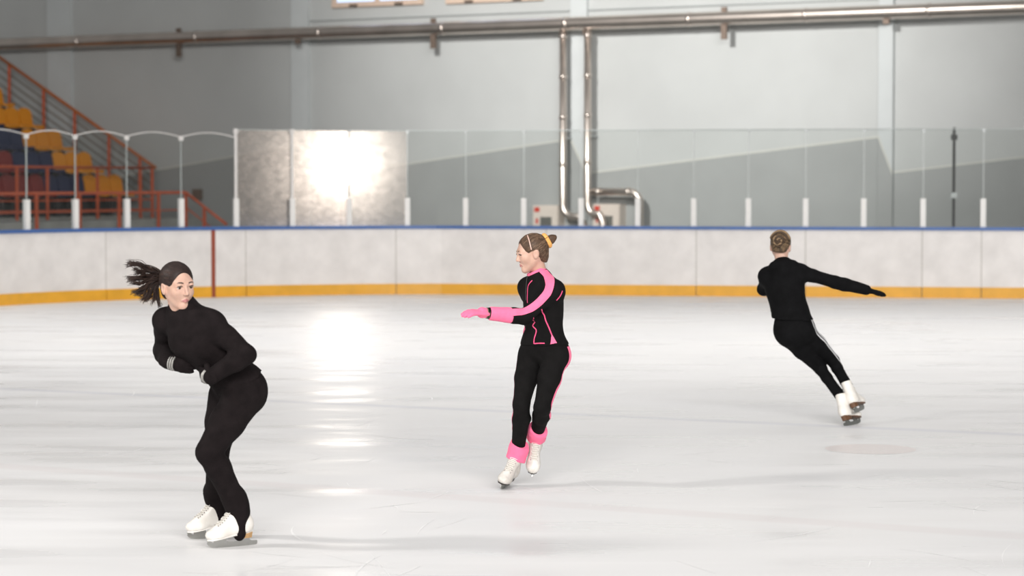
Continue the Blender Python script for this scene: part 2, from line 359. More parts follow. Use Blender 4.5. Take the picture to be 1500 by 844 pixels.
for a, b in PIL:
    s0, s1 = sOf(a), sOf(b)
    MB().box(W((s0 + s1) / 2, 0.04, 5.0), EW * (s1 - s0) / 2, NW * 0.04, UZ * 5.0).make('pilaster', M['pilaster'], wl)
BAY = [((108, 271), (430, 214)), ((455, 262), (838, 204)), ((862, 254), (1288, 201)), ((1309, 253), (1752, 201))]
for i, (a, b) in enumerate(BAY):
    pa, pb = WP(*a), WP(*b); bot = lambda p: np.array([p[0], p[1], 0.0])
    MB().prism([bot(pa), bot(pb), pb, pa], NW * 0.004).make('painted_dado', M['dado'], wl)
    MB().prism([pa - UZ * 0.01, pb - UZ * 0.01, pb + UZ * 0.025, pa + UZ * 0.025], NW * 0.006).make('dado_stripe', M['stripe'], wl)
    if i < 3:
        na = BAY[i + 1][0]; s0, s1 = sOf(b[0]), sOf(na[0]); q0 = W(s0, 0.08, pb[2]); q1 = W(s1, 0.08, WP(*na)[2])
        MB().prism([bot(q0), bot(q1), q1, q0], NW * 0.004).make('painted_dado', M['dado'], wl)
        MB().prism([q0 - UZ * 0.02, q1 - UZ * 0.05, q1 + UZ * 0.04, q0 + UZ * 0.05], NW * 0.006).make('dado_stripe', M['stripe'], wl)

# ---- windows high on the wall
for nwin, (x0, x1, y0) in enumerate(((490, 622, 11.5), (656, 797, 5.5))):
    pa, pb = WP(x0, y0), WP(x1, y0 - 4.6); zb = (pa[2] + pb[2]) / 2; s0, s1 = sOf(x0), sOf(x1); h = 1.6
    w = thing('window_%d' % (nwin + 1), W((s0 + s1) / 2, 0, zb), 'high window showing blue daylight, %s of the two above the pipe' % ('left' if nwin == 0 else 'right'), None)
    w['kind'] = 'structure'
    c = W((s0 + s1) / 2, 0.03, zb + h / 2); hw = (s1 - s0) / 2
    for dz in (0.05, h - 0.05): MB().box(W((s0 + s1) / 2, 0.04, zb + dz), EW * hw, NW * 0.05, UZ * 0.05).make('window_frame', M['frame'], w)
    for u in (-1, 0, 1): MB().box(c + EW * u * (hw - 0.05), EW * 0.05, NW * 0.045, UZ * (h / 2 - 0.1)).make('window_frame', M['frame'], w)
    for u in (-0.5, 0.5):
        MB().box(c + EW * u * (hw - 0.05) - NW * 0.01, EW * (hw / 2 - 0.075), NW * 0.012, UZ * (h / 2 - 0.1)).make('window_pane', M['skypane'], w)
        MB().box(c + EW * u * hw + NW * 0.065 - UZ * (h / 2 - 0.03), EW * 0.09, NW * 0.03, UZ * 0.025).make('window_latch', M['brownsteel'], w)
# ---- pipes
pp = [WP(-60, 67, 0.42), WP(0, 65, 0.42), WP(1500, 10.5, 0.42), WP(1620, 6, 0.42)]
z_l, z_r = pp[1][2], pp[2][2]; sL, sR = sOf(0, 0.42), sOf(1500, 0.42)
pipeP = lambda s: W(s, 0.42, z_l + (z_r - z_l) * (s - sL) / (sR - sL))
op = thing('overhead_pipe', pipeP(sOf(750, 0.42)), 'long metal pipe running the length of the wall near the top', 'pipe')
MB().tube([pipeP(s) for s in np.linspace(sL - 14, sR + 9, 40)], 0.125, 20).make('pipe_run', M['pipe'], op, True)
for px in (118, 290, 470, 650, 830, 1010, 1180, 1360):
    q = pipeP(sOf(px, 0.42)); MB().tube([q - EW * 0.03, q + EW * 0.03], 0.132, 20).make('pipe_collar', M['pipe'], op, True)
for px in (263, 437, 635, 858, 1060, 1297):
    q = pipeP(sOf(px, 0.42)); big = px in (263, 635, 1060)
    MB().box(q - UZ * (0.25 if big else 0.16), EW * 0.055, NW * 0.03, UZ * (0.14 if big else 0.05)).make('pipe_bracket', M['brownsteel'], op)
    if big: MB().box(q + UZ * 0.155, EW * 0.05, NW * 0.03, UZ * 0.045).make('pipe_clip', M['brownsteel'], op)
cbl = MB().tube([W(s, 0.03, pipeP(s)[2] + 0.27) for s in np.linspace(sOf(445), sOf(1500) + 5, 8)], 0.012, 6).make('wall_conduit', M['clamp'])
tag(cbl, 'thin grey conduit running along the wall just above the big pipe', 'conduit')
def downpipe(px, ytop, ybot, ex, label):
    top = pipeP(sOf(px, 0.42)) - UZ * 0.1; b = WP(px, ybot, 0.42); b = W(sOf(px, 0.42), 0.42, b[2])
    t = thing('downpipe', np.array([b[0], b[1], 0.0]), label, 'pipe')
    path = [top, b] + [b + EW * ex * (1 - math.cos(a)) - UZ * 0.22 * math.sin(a) for a in np.linspace(0.2, math.pi / 2, 6)]
    path.append(path[-1] - UZ * 0.0 + EW * ex * 0.6)
    e = path[-1]; path += [e + EW * ex * 0.4 - UZ * 0.15, np.array([e[0] + ew[0] * ex * 0.5, e[1] + ew[1] * ex * 0.5, 0.02])]
    MB().tube(path, 0.068, 16).make('pipe_run', M['pipe'], t, True)
    for f in (0.04, 0.27, 0.5, 0.77): q = top + (b - top) * f; MB().tube([q + UZ * 0.04, q - UZ * 0.04], 0.078, 16).make('pipe_collar', M['pipe'], t, True)
    for f in (0.62,): q = top + (b - top) * f; MB().box(q - NW * 0.22, EW * 0.02, NW * 0.2, UZ * 0.02).make('pipe_bracket', M['clamp'], t)
    return b
downpipe(824.5, 48, 300, 0.22, 'left one of the two vertical steel pipes dropping from the overhead pipe')
bB = downpipe(860.5, 42, 296, 0.16, 'right one of the two vertical steel pipes dropping from the overhead pipe')
h0 = WP(868, 281, 0.42); sA, sB = sOf(868, 0.42), sOf(930, 0.42); zz = h0[2]
be = thing('bypass_pipe', W(sB, 0.42, 0), 'short horizontal steel pipe with an elbow bending down beside the hose cabinet', 'pipe')
path = [W(sA, 0.42, zz), W(sB - 0.1, 0.42, zz)] + [W(sB - 0.1 + 0.2 * math.sin(a), 0.42, zz - 0.2 * (1 - math.cos(a))) for a in np.linspace(0.2, math.pi / 2, 7)] + [W(sB + 0.1, 0.42, 0.02)]
MB().tube(path, 0.07, 16).make('pipe_run', M['pipe'], be, True)
for q in (W(sA + 0.12, 0.42, zz), W(sB - 0.14, 0.42, zz)): MB().tube([q - EW * 0.04, q + EW * 0.04], 0.08, 16).make('pipe_collar', M['pipe'], be, True)
# ---- fire hose cabinets
for (x0, x1, y0, side) in ((780, 817, 301, 'left'), (868, 907, 299, 'right')):
    s0, s1 = sOf(x0, 0.3), sOf(x1, 0.3); zt = WP((x0 + x1) / 2, y0, 0.3)[2]; zb = 0.35; c = (s0 + s1) / 2; hw = (s1 - s0) / 2
    cb = thing('hose_cabinet', W(c, 0, zb), 'beige fire hose cabinet with red mark and dark window, %s of the pair' % side, 'cabinet')
    MB().box(W(c, 0.14, (zt + zb) / 2), EW * hw, NW * 0.14, UZ * (zt - zb) / 2).make('cabinet_body', M['cabinet'], cb)
    dr = MB().box(W(c, 0.29, (zt + zb) / 2), EW * (hw - 0.012), NW * 0.012, UZ * ((zt - zb) / 2 - 0.012)).make('cabinet_door', M['cabinet'], cb)
    MB().box(W(c + 0.02, 0.305, zt - 0.38), EW * hw * 0.45, NW * 0.006, UZ * 0.16).make('door_window', M['darkpane'], dr)
    MB().box(W(c - hw + 0.1, 0.305, zt - 0.08), EW * 0.055, NW * 0.005, UZ * 0.045).make('red_mark', M['red'], dr)
    MB().box(W(c - hw + 0.1, 0.305, zt - 0.30), EW * 0.025, NW * 0.004, UZ * 0.05).make('red_mark', M['red'], dr)
# ---- lamp added behind the scratched glass to stand in for its glare
fc = P(498, 238, 38.35)
fd = thing('floodlight', (fc[0], fc[1], 0), 'glaring round floodlight shining through the scratched glass', 'floodlight')
MB().tube([(fc[0], fc[1] + 0.22, 0), (fc[0], fc[1] + 0.22, fc[2])], 0.03, 10).make('light_stand', M['dark'], fd, True)
MB().tube([fc + (0, 0.25, 0), fc + (0, 0.12, 0), fc + (0, 0.005, 0)], [0.10, 0.36, 0.39], 28).make('housing', M['lampbody'], fd, True)
mk('lens', [(fc[0] + 0.36 * math.cos(a), fc[1], fc[2] + 0.36 * math.sin(a)) for a in np.linspace(0, 2 * math.pi, 32, endpoint=False)], [tuple(range(32))], M['lamplens'], fd)['label'] = 'glowing lens'

# ---- spectator stand on the left
q0 = WP(180, 286, 1.0); sRow = (q0 - A3).dot(EW); zRow = q0[2] - 0.42; TR = 0.80; RISE = 0.475; PITCHS = 0.42
st = thing('spectator_stand', W(sRow, 1, 0), 'stepped concrete seating stand in the corner behind the glass', 'stand')
ROWS = 5; T0, T1 = 0.7, 9.0
for i in range(ROWS):
    sr = sRow + 0.30 - TR * i; z1 = zRow + RISE * i
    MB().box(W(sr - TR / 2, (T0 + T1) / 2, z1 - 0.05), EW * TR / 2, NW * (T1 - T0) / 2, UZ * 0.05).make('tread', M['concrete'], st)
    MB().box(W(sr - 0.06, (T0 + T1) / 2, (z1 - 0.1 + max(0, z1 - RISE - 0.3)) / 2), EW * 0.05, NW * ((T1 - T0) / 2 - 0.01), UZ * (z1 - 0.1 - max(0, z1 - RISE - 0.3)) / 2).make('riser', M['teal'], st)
sF = sRow + 0.30 + 1.45
MB().box(W(sF - 0.725, (T0 + T1) / 2 - 0.2, 0.5), EW * 0.72, NW * (T1 - T0) / 2, UZ * 0.5).make('walkway', M['concrete'], st)
def seat_parts(parent, m):
    # back shell: rounded slab, slightly reclined; pan; bracket (local x = facing direction EW, y = NW)
    def loc(x, y, z): return EW * x + NW * y + UZ * z
    hw = 0.195; prof = []
    for k in range(9):
        a = math.pi * k / 8; prof.append((hw * math.cos(a) * (1 if abs(math.cos(a)) < 0.99 else 1), 0.74 + 0.11 * math.sin(a)))
    prof += [(-hw * 0.94, 0.42), (hw * 0.94, 0.42)]
    base = base_of(parent)
    def bx(z): return -0.16 - (z - 0.42) * 0.22
    mb = MB().prism([base + loc(bx(z), y, z) for y, z in prof], loc(0.045, 0, 0.0)); mb.make('backrest', m, parent)
    mb = MB().prism([base + loc(x, y, 0.40 + 0.03 * (abs(y) > 0.15)) for x, y in ((-0.18, -hw), (0.16, -hw), (0.21, -0.13), (0.21, 0.13), (0.16, hw), (-0.18, hw))], loc(0, 0, 0.05)); mb.make('seat_pan', m, parent)
    MB().box(base + loc(-0.02, 0, 0.2), EW * 0.05, NW * 0.05, UZ * 0.2).make('seat_bracket', M['dark'], parent)
rown = ['lowest', 'second', 'third', 'fourth', 'top']; ordn = ['first', 'second', 'third', 'fourth', 'fifth', 'sixth', 'seventh', 'eighth', 'ninth', 'tenth', 'eleventh', 'twelfth']
protos = {}
for i in range(ROWS):
    for j in range(11 - 2 * i):
        colr = 'yellow' if j < 3 else ('blue' if j < 6 else ('red' if j < 10 else 'blue'))
        if i == 4 and j > 1: continue
        loc = W(sRow - TR * i, 1.0 + PITCHS * j, zRow + RISE * i)
        lab = '%s plastic stadium seat, %s from the wall in the %s row of the stand' % (colr, ordn[j], rown[i])
        if colr not in protos:
            o = thing('stadium_seat', loc, lab, 'seat', 'plastic seats in the spectator stand'); seat_parts(o, M['s' + colr[0]]); protos[colr] = o
        else:
            src = protos[colr]; o = src.copy(); col.objects.link(o); o.location = tuple(loc); o['label'] = lab
            for ch in src.children:
                c = ch.copy(); col.objects.link(c); c.parent = o
# stair railing beside the wall
def rail_thing(name, pts_top, r, mtl, label, cat, posts=(), post_mat=None, wires=(), wire_mat=None, pr=0.022):
    o = thing(name, np.array([pts_top[0][0], pts_top[0][1], min(p[1][2] for p in posts) if posts else 0]), label, cat)
    MB().tube(pts_top, r, 10).make('handrail', mtl, o, True)
    for a, b in posts: MB().box((np.asarray(a) + np.asarray(b)) / 2, EW * pr, NW * pr, (np.asarray(a) - np.asarray(b)) / 2).make('rail_post', post_mat or mtl, o)
    for w in wires: MB().tube(w, 0.014, 6).make('rail_bar', wire_mat or mtl, o)
    return o
tS = 0.5
top0, top1 = WP(-40, 56, tS), WP(228, 246, tS)
lerp = lambda u: top0 + (top1 - top0) * u
ps = []
for px in (15, 65, 110, 160, 205):
    u = (sOf(px, tS) - (top0 - A3).dot(EW)) / ((top1 - top0).dot(EW)); a = lerp(u); b = a - UZ * (0.95 if px < 200 else 1.0); ps.append((a, b))
ws = [[lerp(0.02) - UZ * d, lerp(0.98) - UZ * d] for d in (0.22, 0.4, 0.58, 0.76)]
rail_thing('stair_railing', [top0, top1], 0.036, M['tanrail'], 'sloping tan stair railing with thin bars climbing beside the yellow seats', 'railing', ps, M['orange'], ws, M['cable'])
# rail in front of the lowest row
sA2 = (WP(224, 246, 0.75) - A3).dot(EW) - 0.02; zA = WP(224, 246, 0.75)[2]
ps = [(W(sA2, t, zA), W(sA2, t, 1.0)) for t in (0.75, 1.15, 2.55, 3.2, 4.1, 5.0, 6.0, 7.0)]
rail_thing('front_railing', [W(sA2, 0.75, zA), W(sA2, 8.6, zA)], 0.026, M['orange'], 'taller orange railing right in front of the lowest seat row', 'railing', ps, M['orange'], [[W(sA2, 0.75, z), W(sA2, 8.6, z)] for z in (1.18, 1.38)], M['orange'], 0.022)
# lower walkway rail with a sloping end
tB = 1.6; qb = WP(272, 282, tB); sB2 = (qb - A3).dot(EW); zB = qb[2]; qe = WP(332, 329, tB)
ps = [(W(sB2, t, zB), W(sB2, t, 0.45)) for t in (1.6, 2.5, 3.75, 4.95, 6.2, 7.4)]
u1 = (sOf(299, tB) - sB2) / ((qe - qb).dot(EW)); pm = qb + (qe - qb) * u1; ps.append((pm, np.array([pm[0], pm[1], 0.3])))
rail_thing('walkway_railing', [W(sB2, 9.0, zB), qb, qe], 0.032, M['orange'], 'lower orange walkway railing whose right end slopes down to the floor', 'railing', ps, M['orange'], [[W(sB2, tB, zB - 0.35), W(sB2, 9.0, zB - 0.35)], [qb - UZ * 0.3, qe - UZ * 0.3]], M['orange'], 0.025)
# small speaker/lamp boxes on the wall above the steps
for px, y0, y1 in ((288, 277, 293),):
    a, b = WP(px, y0, 0.1), WP(px, y1, 0.1); bx = MB().box((a + b) / 2 - NW * 0.03, EW * 0.09, NW * 0.06, (a - b) / 2).make('wall_box', M['brownsteel'])
    tag(bx, 'small brown box fixed on the wall above the sloping orange rail', 'box')

# ================================================================== SKATERS: implicit surfaces turned into meshes
V = lambda *a: np.array(a, float)
def nrm(v): v = np.asarray(v, float); return v / (np.linalg.norm(v) + 1e-12)
def seg(a, b, ra, rb=None, flat=1.0, u=None, k=0.03, op='+'):
    return dict(t='seg', a=V(*a), b=V(*b), ra=ra, rb=ra if rb is None else rb, flat=flat, u=None if u is None else nrm(u), k=k, op=op)
def ell(c, r, R=None, k=0.03, op='+'):
    return dict(t='ell', c=V(*c), r=V(*r), R=np.eye(3) if R is None else R, k=k, op=op)
def plane(p, n): return dict(t='plane', p=V(*p), n=nrm(n), op='max', k=0)
def pdist(q, p):
    if q['t'] == 'plane': return (p - q['p']) @ q['n']
    if q['t'] == 'ell':
        l = (p - q['c']) @ q['R']; k0 = np.sqrt(((l / q['r']) ** 2).sum(-1)); k1 = np.sqrt(((l / q['r'] ** 2) ** 2).sum(-1)) + 1e-9
        return k0 * (k0 - 1) / k1
    ba = q['b'] - q['a']; L2 = ba.dot(ba) + 1e-12; pa = p - q['a']; h = np.clip(pa @ ba / L2, 0, 1); w = pa - h[..., None] * ba
    d2 = (w * w).sum(-1)
    if q['flat'] != 1.0:
        v = nrm(np.cross(ba, q['u'])); wv = w @ v; d2 = d2 - wv * wv + (wv / q['flat']) ** 2
        return (np.sqrt(np.maximum(d2, 0)) - (q['ra'] + (q['rb'] - q['ra']) * h)) * (0.5 + 0.5 * min(1, q['flat']))
    return np.sqrt(d2) - (q['ra'] + (q['rb'] - q['ra']) * h)
def comb(Fv, d, q):
    if q['op'] == 'max': return np.maximum(Fv, d)
    k = q['k']
    if q['op'] == '-': d = -d; h = np.maximum(k - np.abs(Fv - d), 0) / k; return np.maximum(Fv, d) + h * h * k / 4
    h = np.maximum(k - np.abs(Fv - d), 0) / k; return np.minimum(Fv, d) - h * h * k / 4
def fval(prims, p, off=0.0):
    p = np.asarray(p, float); Fv = np.full(p.shape[:-1], 9.0)
    for q in prims:
        d = pdist(q, p); Fv = comb(Fv, d - (off if q['op'] == '+' else 0), q)
    return Fv
def pbox(q, m):
    if q['t'] == 'ell':
        e = np.abs(q['R']) @ q['r']; return q['c'] - e - m, q['c'] + e + m
    r = max(q['ra'], q['rb']) * max(1, q['flat']); return np.minimum(q['a'], q['b']) - r - m, np.maximum(q['a'], q['b']) + r + m
def mesh_field(prims, h, off=0.0, lo=None, hi=None, noise=None):
    adds = [pbox(q, off + 0.02) for q in prims if q['op'] == '+']
    L = np.min([a for a, _ in adds], 0); H = np.max([b for _, b in adds], 0)
    if lo is not None: L = np.maximum(L, lo)
    if hi is not None: H = np.minimum(H, hi)
    L = L - 2 * h; n = np.ceil((H - L) / h).astype(int) + 3
    ax = [L[i] + h * np.arange(n[i]) for i in range(3)]
    Fv = np.full(tuple(n), 9.0, np.float64)
    for q in prims:
        if q['t'] == 'plane': i0, i1 = np.zeros(3, int), n
        else:
            a, b = pbox(q, off + q['k'] + 2.5 * h + 0.015); i0 = np.clip(np.floor((a - L) / h).astype(int), 0, n); i1 = np.clip(np.ceil((b - L) / h).astype(int) + 1, 0, n)
        if (i1 <= i0).any(): continue
        sl = tuple(slice(i0[i], i1[i]) for i in range(3))
        p = np.stack(np.meshgrid(*[ax[i][sl[i]] for i in range(3)], indexing='ij'), -1)
        Fv[sl] = comb(Fv[sl], pdist(q, p) - (off if q['op'] == '+' else 0), q)
    if noise is not None:
        near = np.abs(Fv) < 0.03; idx = np.argwhere(near); Fv[near] += noise(L + idx * h)
    Fv[0] = Fv[-1] = 9; Fv[:, 0] = Fv[:, -1] = 9; Fv[:, :, 0] = Fv[:, :, -1] = 9
    return surface_nets(Fv, L, h)
COR = np.array([(i, j, k) for i in (0, 1) for j in (0, 1) for k in (0, 1)])
EDG = [(a, b) for a in range(8) for b in range(a + 1, 8) if np.abs(COR[a] - COR[b]).sum() == 1]
def surface_nets(Fv, L, h):
    ins = Fv < 0; n = np.array(Fv.shape)
    cnt = sum(ins[i:n[0] - 1 + i, j:n[1] - 1 + j, k:n[2] - 1 + k].astype(np.int8) for i, j, k in COR)
    act = np.argwhere((cnt > 0) & (cnt < 8))
    idm = np.full(tuple(n - 1), -1, np.int64); idm[tuple(act.T)] = np.arange(len(act))
    vals = np.stack([Fv[tuple((act + c).T)] for c in COR], 1); pos = np.zeros((len(act), 3)); ct = np.zeros(len(act))
    for a, b in EDG:
        va, vb = vals[:, a], vals[:, b]; m = (va < 0) != (vb < 0); t = np.where(m, va / np.where(m, va - vb, 1), 0)
        t = np.clip(t, 0, 1); pos += np.where(m[:, None], COR[a] + t[:, None] * (COR[b] - COR[a]), 0); ct += m
    verts = L + (act + pos / ct[:, None]) * h; faces = []
    for ax_ in range(3):
        o1, o2 = [(1, 2), (2, 0), (0, 1)][ax_]; s0 = [slice(None)] * 3; s1 = [slice(None)] * 3; s0[ax_] = slice(0, -1); s1[ax_] = slice(1, None)
        a, b = ins[tuple(s0)], ins[tuple(s1)]; e = np.argwhere(a != b)
        e = e[(e[:, o1] > 0) & (e[:, o2] > 0) & (e[:, o1] < n[o1] - 1) & (e[:, o2] < n[o2] - 1)]
        d1 = np.zeros(3, int); d1[o1] = 1; d2 = np.zeros(3, int); d2[o2] = 1
        q = np.stack([idm[tuple((e - d1 - d2).T)], idm[tuple((e - d2).T)], idm[tuple(e.T)], idm[tuple((e - d1).T)]], 1)
        flip = ~a[tuple(e.T)]; q[flip] = q[flip][:, ::-1]; faces.append(q)
    f = np.concatenate(faces); return verts, f[(f >= 0).all(1)]
def fast_mesh(name, v, f, mats, parent, fmat=None):
    v = np.asarray(v, float) - base_of(parent); f = np.asarray(f, np.int32)
    me = bpy.data.meshes.new(name); me.vertices.add(len(v)); me.vertices.foreach_set('co', v.ravel())
    me.loops.add(f.size); me.loops.foreach_set('vertex_index', f.ravel())
    me.polygons.add(len(f)); me.polygons.foreach_set('loop_start', np.arange(0, f.size, 4, dtype=np.int32))
    for m in (mats if isinstance(mats, (list, tuple)) else [mats]): me.materials.append(m)
    if fmat is not None: me.polygons.foreach_set('material_index', np.asarray(fmat, np.int32))
    me.update(calc_edges=True); me.polygons.foreach_set('use_smooth', np.ones(len(f), bool)); me.validate()
    return link(bpy.data.objects.new(name, me), parent)
def grad(prims, p, off=0.0, e=0.002):
    g = np.stack([fval(prims, p + d, off) - fval(prims, p - d, off) for d in np.eye(3) * e], -1); return g / (np.linalg.norm(g, axis=-1, keepdims=True) + 1e-9)
def project(prims, p, off=0.0, it=8):
    p = np.array(p, float)
    for _ in range(it): p = p - np.clip(fval(prims, p, off), -0.03, 0.03)[..., None] * grad(prims, p, off)
    return p
def cast(prims, px, py, D, off=0.0, rad=0.7):      # first hit of the pixel's ray with the garment
    d = ray(px, py); t = np.linspace(D - rad, D + rad, 700) / d[1]; p = CAM + t[:, None] * d; f = fval(prims, p, off)
    i = np.argmax(f < 0.002) if (f < 0.002).any() else np.argmin(f); return p[i]
def ribbon(name, prims, pts, w, mtl, parent, off=0.0, lift=0.002, n=24, across=4):
    c = np.array(spline(pts, n)); c = project(prims, c, off); g = grad(prims, c, off); t = np.gradient(c, axis=0); s = np.cross(g, t); s /= np.linalg.norm(s, axis=1, keepdims=True) + 1e-9
    ww = np.interp(np.linspace(0, 1, n), np.linspace(0, 1, len(w)), w) if hasattr(w, '__len__') else np.full(n, w)
    rows = []
    for j in range(across + 1):
        u = j / across - 0.5; q = project(prims, c + s * (ww * u)[:, None], off, 4); rows.append(q + grad(prims, q, off) * lift)
    v = np.stack(rows, 1).reshape(-1, 3); m = across + 1
    f = [(i * m + j, i * m + j + 1, (i + 1) * m + j + 1, (i + 1) * m + j) for i in range(n - 1) for j in range(across)]
    return mk(name, v, f, mtl, parent, True)

# ---------------------------------------------------------------- head, in its own frame: x = own left, y = face, z = up
def head_prims(C, R, s=1.0):
    T = lambda x, y, z: C + R @ (V(x, y, z) * s)
    E = lambda c, r, k=0.03, op='+', Q=None: ell(T(*c), V(*r) * s, R if Q is None else R @ Q, k * s, op)
    S = lambda a, b, ra, rb, k, op='+': seg(T(*a), T(*b), ra * s, rb * s, k=k * s, op=op)
    p = [E((0, -0.014, 0.034), (0.073, 0.091, 0.080), 0.01), E((0, 0.030, -0.022), (0.0545, 0.056, 0.081), 0.03)]
    for x in (-1, 1):
        p += [S((x * 0.046, -0.004, -0.040), (x * 0.010, 0.056, -0.094), 0.016, 0.013, 0.03), E((x * 0.034, 0.057, -0.026), (0.019, 0.018, 0.018), 0.03),
              E((x * 0.0735, -0.008, -0.008), (0.010, 0.019, 0.031), 0.008, '+', rot_x(0.25)), E((x * 0.084, -0.002, -0.004), (0.007, 0.009, 0.015), 0.006, '-')]
    p += [E((0, 0.063, -0.095), (0.016, 0.014, 0.014), 0.02), S((-0.036, 0.072, 0.022), (0.036, 0.072, 0.022), 0.011, 0.011, 0.025)]
    for x in (-1, 1): p += [E((x * 0.031, 0.096, 0.002), (0.019, 0.015, 0.0115), 0.014, '-')]
    for x in (-1, 1):
        p += [S((x * 0.018, 0.0815, 0.008), (x * 0.031, 0.0855, 0.0115), 0.0038, 0.0042, 0.006), S((x * 0.031, 0.0855, 0.0115), (x * 0.046, 0.0750, 0.006), 0.0042, 0.0034, 0.006),
              S((x * 0.019, 0.0805, -0.005), (x * 0.044, 0.0745, -0.006), 0.0034, 0.0034, 0.006)]
    p += [S((0, 0.083, 0.012), (0, 0.0995, -0.028), 0.0062, 0.0085, 0.012), E((0.0095, 0.091, -0.032), (0.006, 0.008, 0.0058), 0.006), E((-0.0095, 0.091, -0.032), (0.006, 0.008, 0.0058), 0.006)]
    for x in (-1, 1):
        p += [S((0, 0.0835, -0.0580), (x * 0.018, 0.0770, -0.0625), 0.0046, 0.0028, 0.006), S((0, 0.0820, -0.0685), (x * 0.015, 0.0770, -0.0645), 0.0054, 0.0030, 0.006)]
    p += [S((-0.014, 0.0890, -0.0632), (0.014, 0.0890, -0.0632), 0.0018, 0.0018, 0.003, '-')]
    return p
def rot_x(a): c, s = math.cos(a), math.sin(a); return np.array([[1, 0, 0], [0, c, -s], [0, s, c]])
def rot_z(a): c, s = math.cos(a), math.sin(a); return np.array([[c, -s, 0], [s, c, 0], [0, 0, 1]])
def frame_from(fwd, up):
    f = nrm(fwd); l = nrm(np.cross(up, f)); u = np.cross(f, l); return np.stack([l, f, u], 1)
def hair_prims(C, R, s=1.0, nape=-0.062):
    T = lambda x, y, z: C + R @ (V(x, y, z) * s); E = lambda c, r, k=0.02, op='+': ell(T(*c), V(*r) * s, R, k * s, op)
    return [E((0, -0.016, 0.036), (0.080, 0.097, 0.087)), E((0, -0.060, -0.030), (0.054, 0.040, 0.050), 0.03),
            E((0, 0.112, -0.032), (0.084, 0.080, 0.127), 0.006, '-'), E((0.090, 0.014, -0.046), (0.046, 0.044, 0.066), 0.006, '-'), E((-0.090, 0.014, -0.046), (0.046, 0.044, 0.066), 0.006, '-'),
            plane(T(0, -0.05, nape), R @ V(0, 0.35, -1))]
def hair_strands(name, C, R, s, gather, mats, parent, num=420, r=0.0017, nape=-0.062):
    hp = hair_prims(C, R, s, nape); c0 = C + R @ (V(0, -0.016, 0.036) * s); g = nrm(R.T @ (gather - c0)); res = [MB(), MB()]; k = 0
    while k < num:
        d = nrm(rng.normal(size=3)); 
        if d.dot(g) > 0.75: continue
        k += 1; om = math.acos(np.clip(d.dot(g), -1, 1)); t = np.linspace(0, 0.93, 12)
        dirs = (np.sin((1 - t) * om)[:, None] * d + np.sin(t * om)[:, None] * g) / math.sin(om); dirs /= np.linalg.norm(dirs, axis=1, keepdims=True)
        wd_ = dirs @ R.T; lo_ = np.zeros(12); hi_ = np.full(12, 0.16)
        rr = np.linspace(0.03, 0.15, 61); pts = c0 + wd_[:, None, :] * rr[None, :, None]; f = fval(hp, pts); inside = f < 0
        ok = inside.any(1); last = 60 - np.argmax(inside[:, ::-1], 1); P_ = c0 + wd_ * rr[last][:, None]
        i0 = 0
        while i0 < 12 and not ok[i0]: i0 += 1
        q = P_[i0:];
        if len(q) < 4 or not ok[i0:].all(): continue
        if i0 > 0: q = np.concatenate([[c0 + wd_[i0 - 1] * (np.linalg.norm(q[0] - c0) - 0.006)], q])
        n_ = len(q); res[k % 2].tube(q, [r * s * (0.5 + 0.5 * math.sin(math.pi * min(1, (j + 0.6) / n_))) for j in range(n_)], 5)
    for m_, mt in zip(res, mats): tag(m_.make(name, mt, parent, True), kind='stuff')
def ball(name, C, r, mats, parent, look=None, n=14):
    v = []; f = []
    z = nrm(look) if look is not None else V(0, 0, 1); x = nrm(np.cross(z, V(0.3, 0.2, 0.9))); y = np.cross(z, x)
    for i in range(n + 1):
        th = math.pi * i / n
        for j in range(16): ph = 2 * math.pi * j / 16; v.append(C + r * (math.cos(th) * z + math.sin(th) * (math.cos(ph) * x + math.sin(ph) * y)))
    fm = []
    for i in range(n):
        for j in range(16): f.append((i * 16 + j, (i + 1) * 16 + j, (i + 1) * 16 + (j + 1) % 16, i * 16 + (j + 1) % 16)); fm.append(1 if i < 4 and len(mats) > 1 else 0)
    return mk(name, v, f, mats, parent, True, fm)
def make_head(parent, C, R, s, neck_to, neck_r=0.046, gaze=V(0, 1, 0), lidded=0.0, brow_mat='lash', eye_r=0.0146, bw=1.0):
    hp = head_prims(C, R, s); T = lambda x, y, z: C + R @ (V(x, y, z) * s)
    full = hp + [seg(T(0, -0.020, -0.035), neck_to, neck_r, neck_r * 1.08, k=0.022)]
    v, f = mesh_field(full, 0.0026)
    l = (v - C) @ R / s; fc = l[f].mean(1)
    lip = (np.abs(fc[:, 0]) < 0.0195) & (fc[:, 1] > 0.072) & (np.abs(fc[:, 2] + 0.0635 + 0.0 * fc[:, 0]) < 0.0098 - 0.34 * np.abs(fc[:, 0]))
    for x in (-1, 1):
        ball('eye', T(x * 0.0305, 0.0695, 0.0025), eye_r * s, [M['eyewhite'], M['iris']], parent, R @ (gaze + V(0, 0, 0)))
        lp = project(full, [T(x * q[0], q[1], q[2] - lidded) for q in ((0.017, 0.088, 0.0065), (0.024, 0.092, 0.0092), (0.031, 0.093, 0.0100), (0.039, 0.09, 0.0082), (0.048, 0.084, 0.0045))])
        MB().tube(lp, [0.0011 * s, 0.0021 * s, 0.0025 * s, 0.0026 * s, 0.0014 * s], 6).make('eyelash', M['lash'], parent, True)
        bp = project(full, [T(x * q[0], q[1], q[2]) for q in ((0.014, 0.09, 0.0235), (0.024, 0.092, 0.0275), (0.036, 0.088, 0.0285), (0.046, 0.082, 0.0250))])
        MB().tube(bp, [0.0026 * s * bw, 0.0034 * s * bw, 0.0029 * s * bw, 0.0012 * s * bw], 6).make('eyebrow', M[brow_mat], parent, True)
    return v, f, lip.astype(np.int32), full
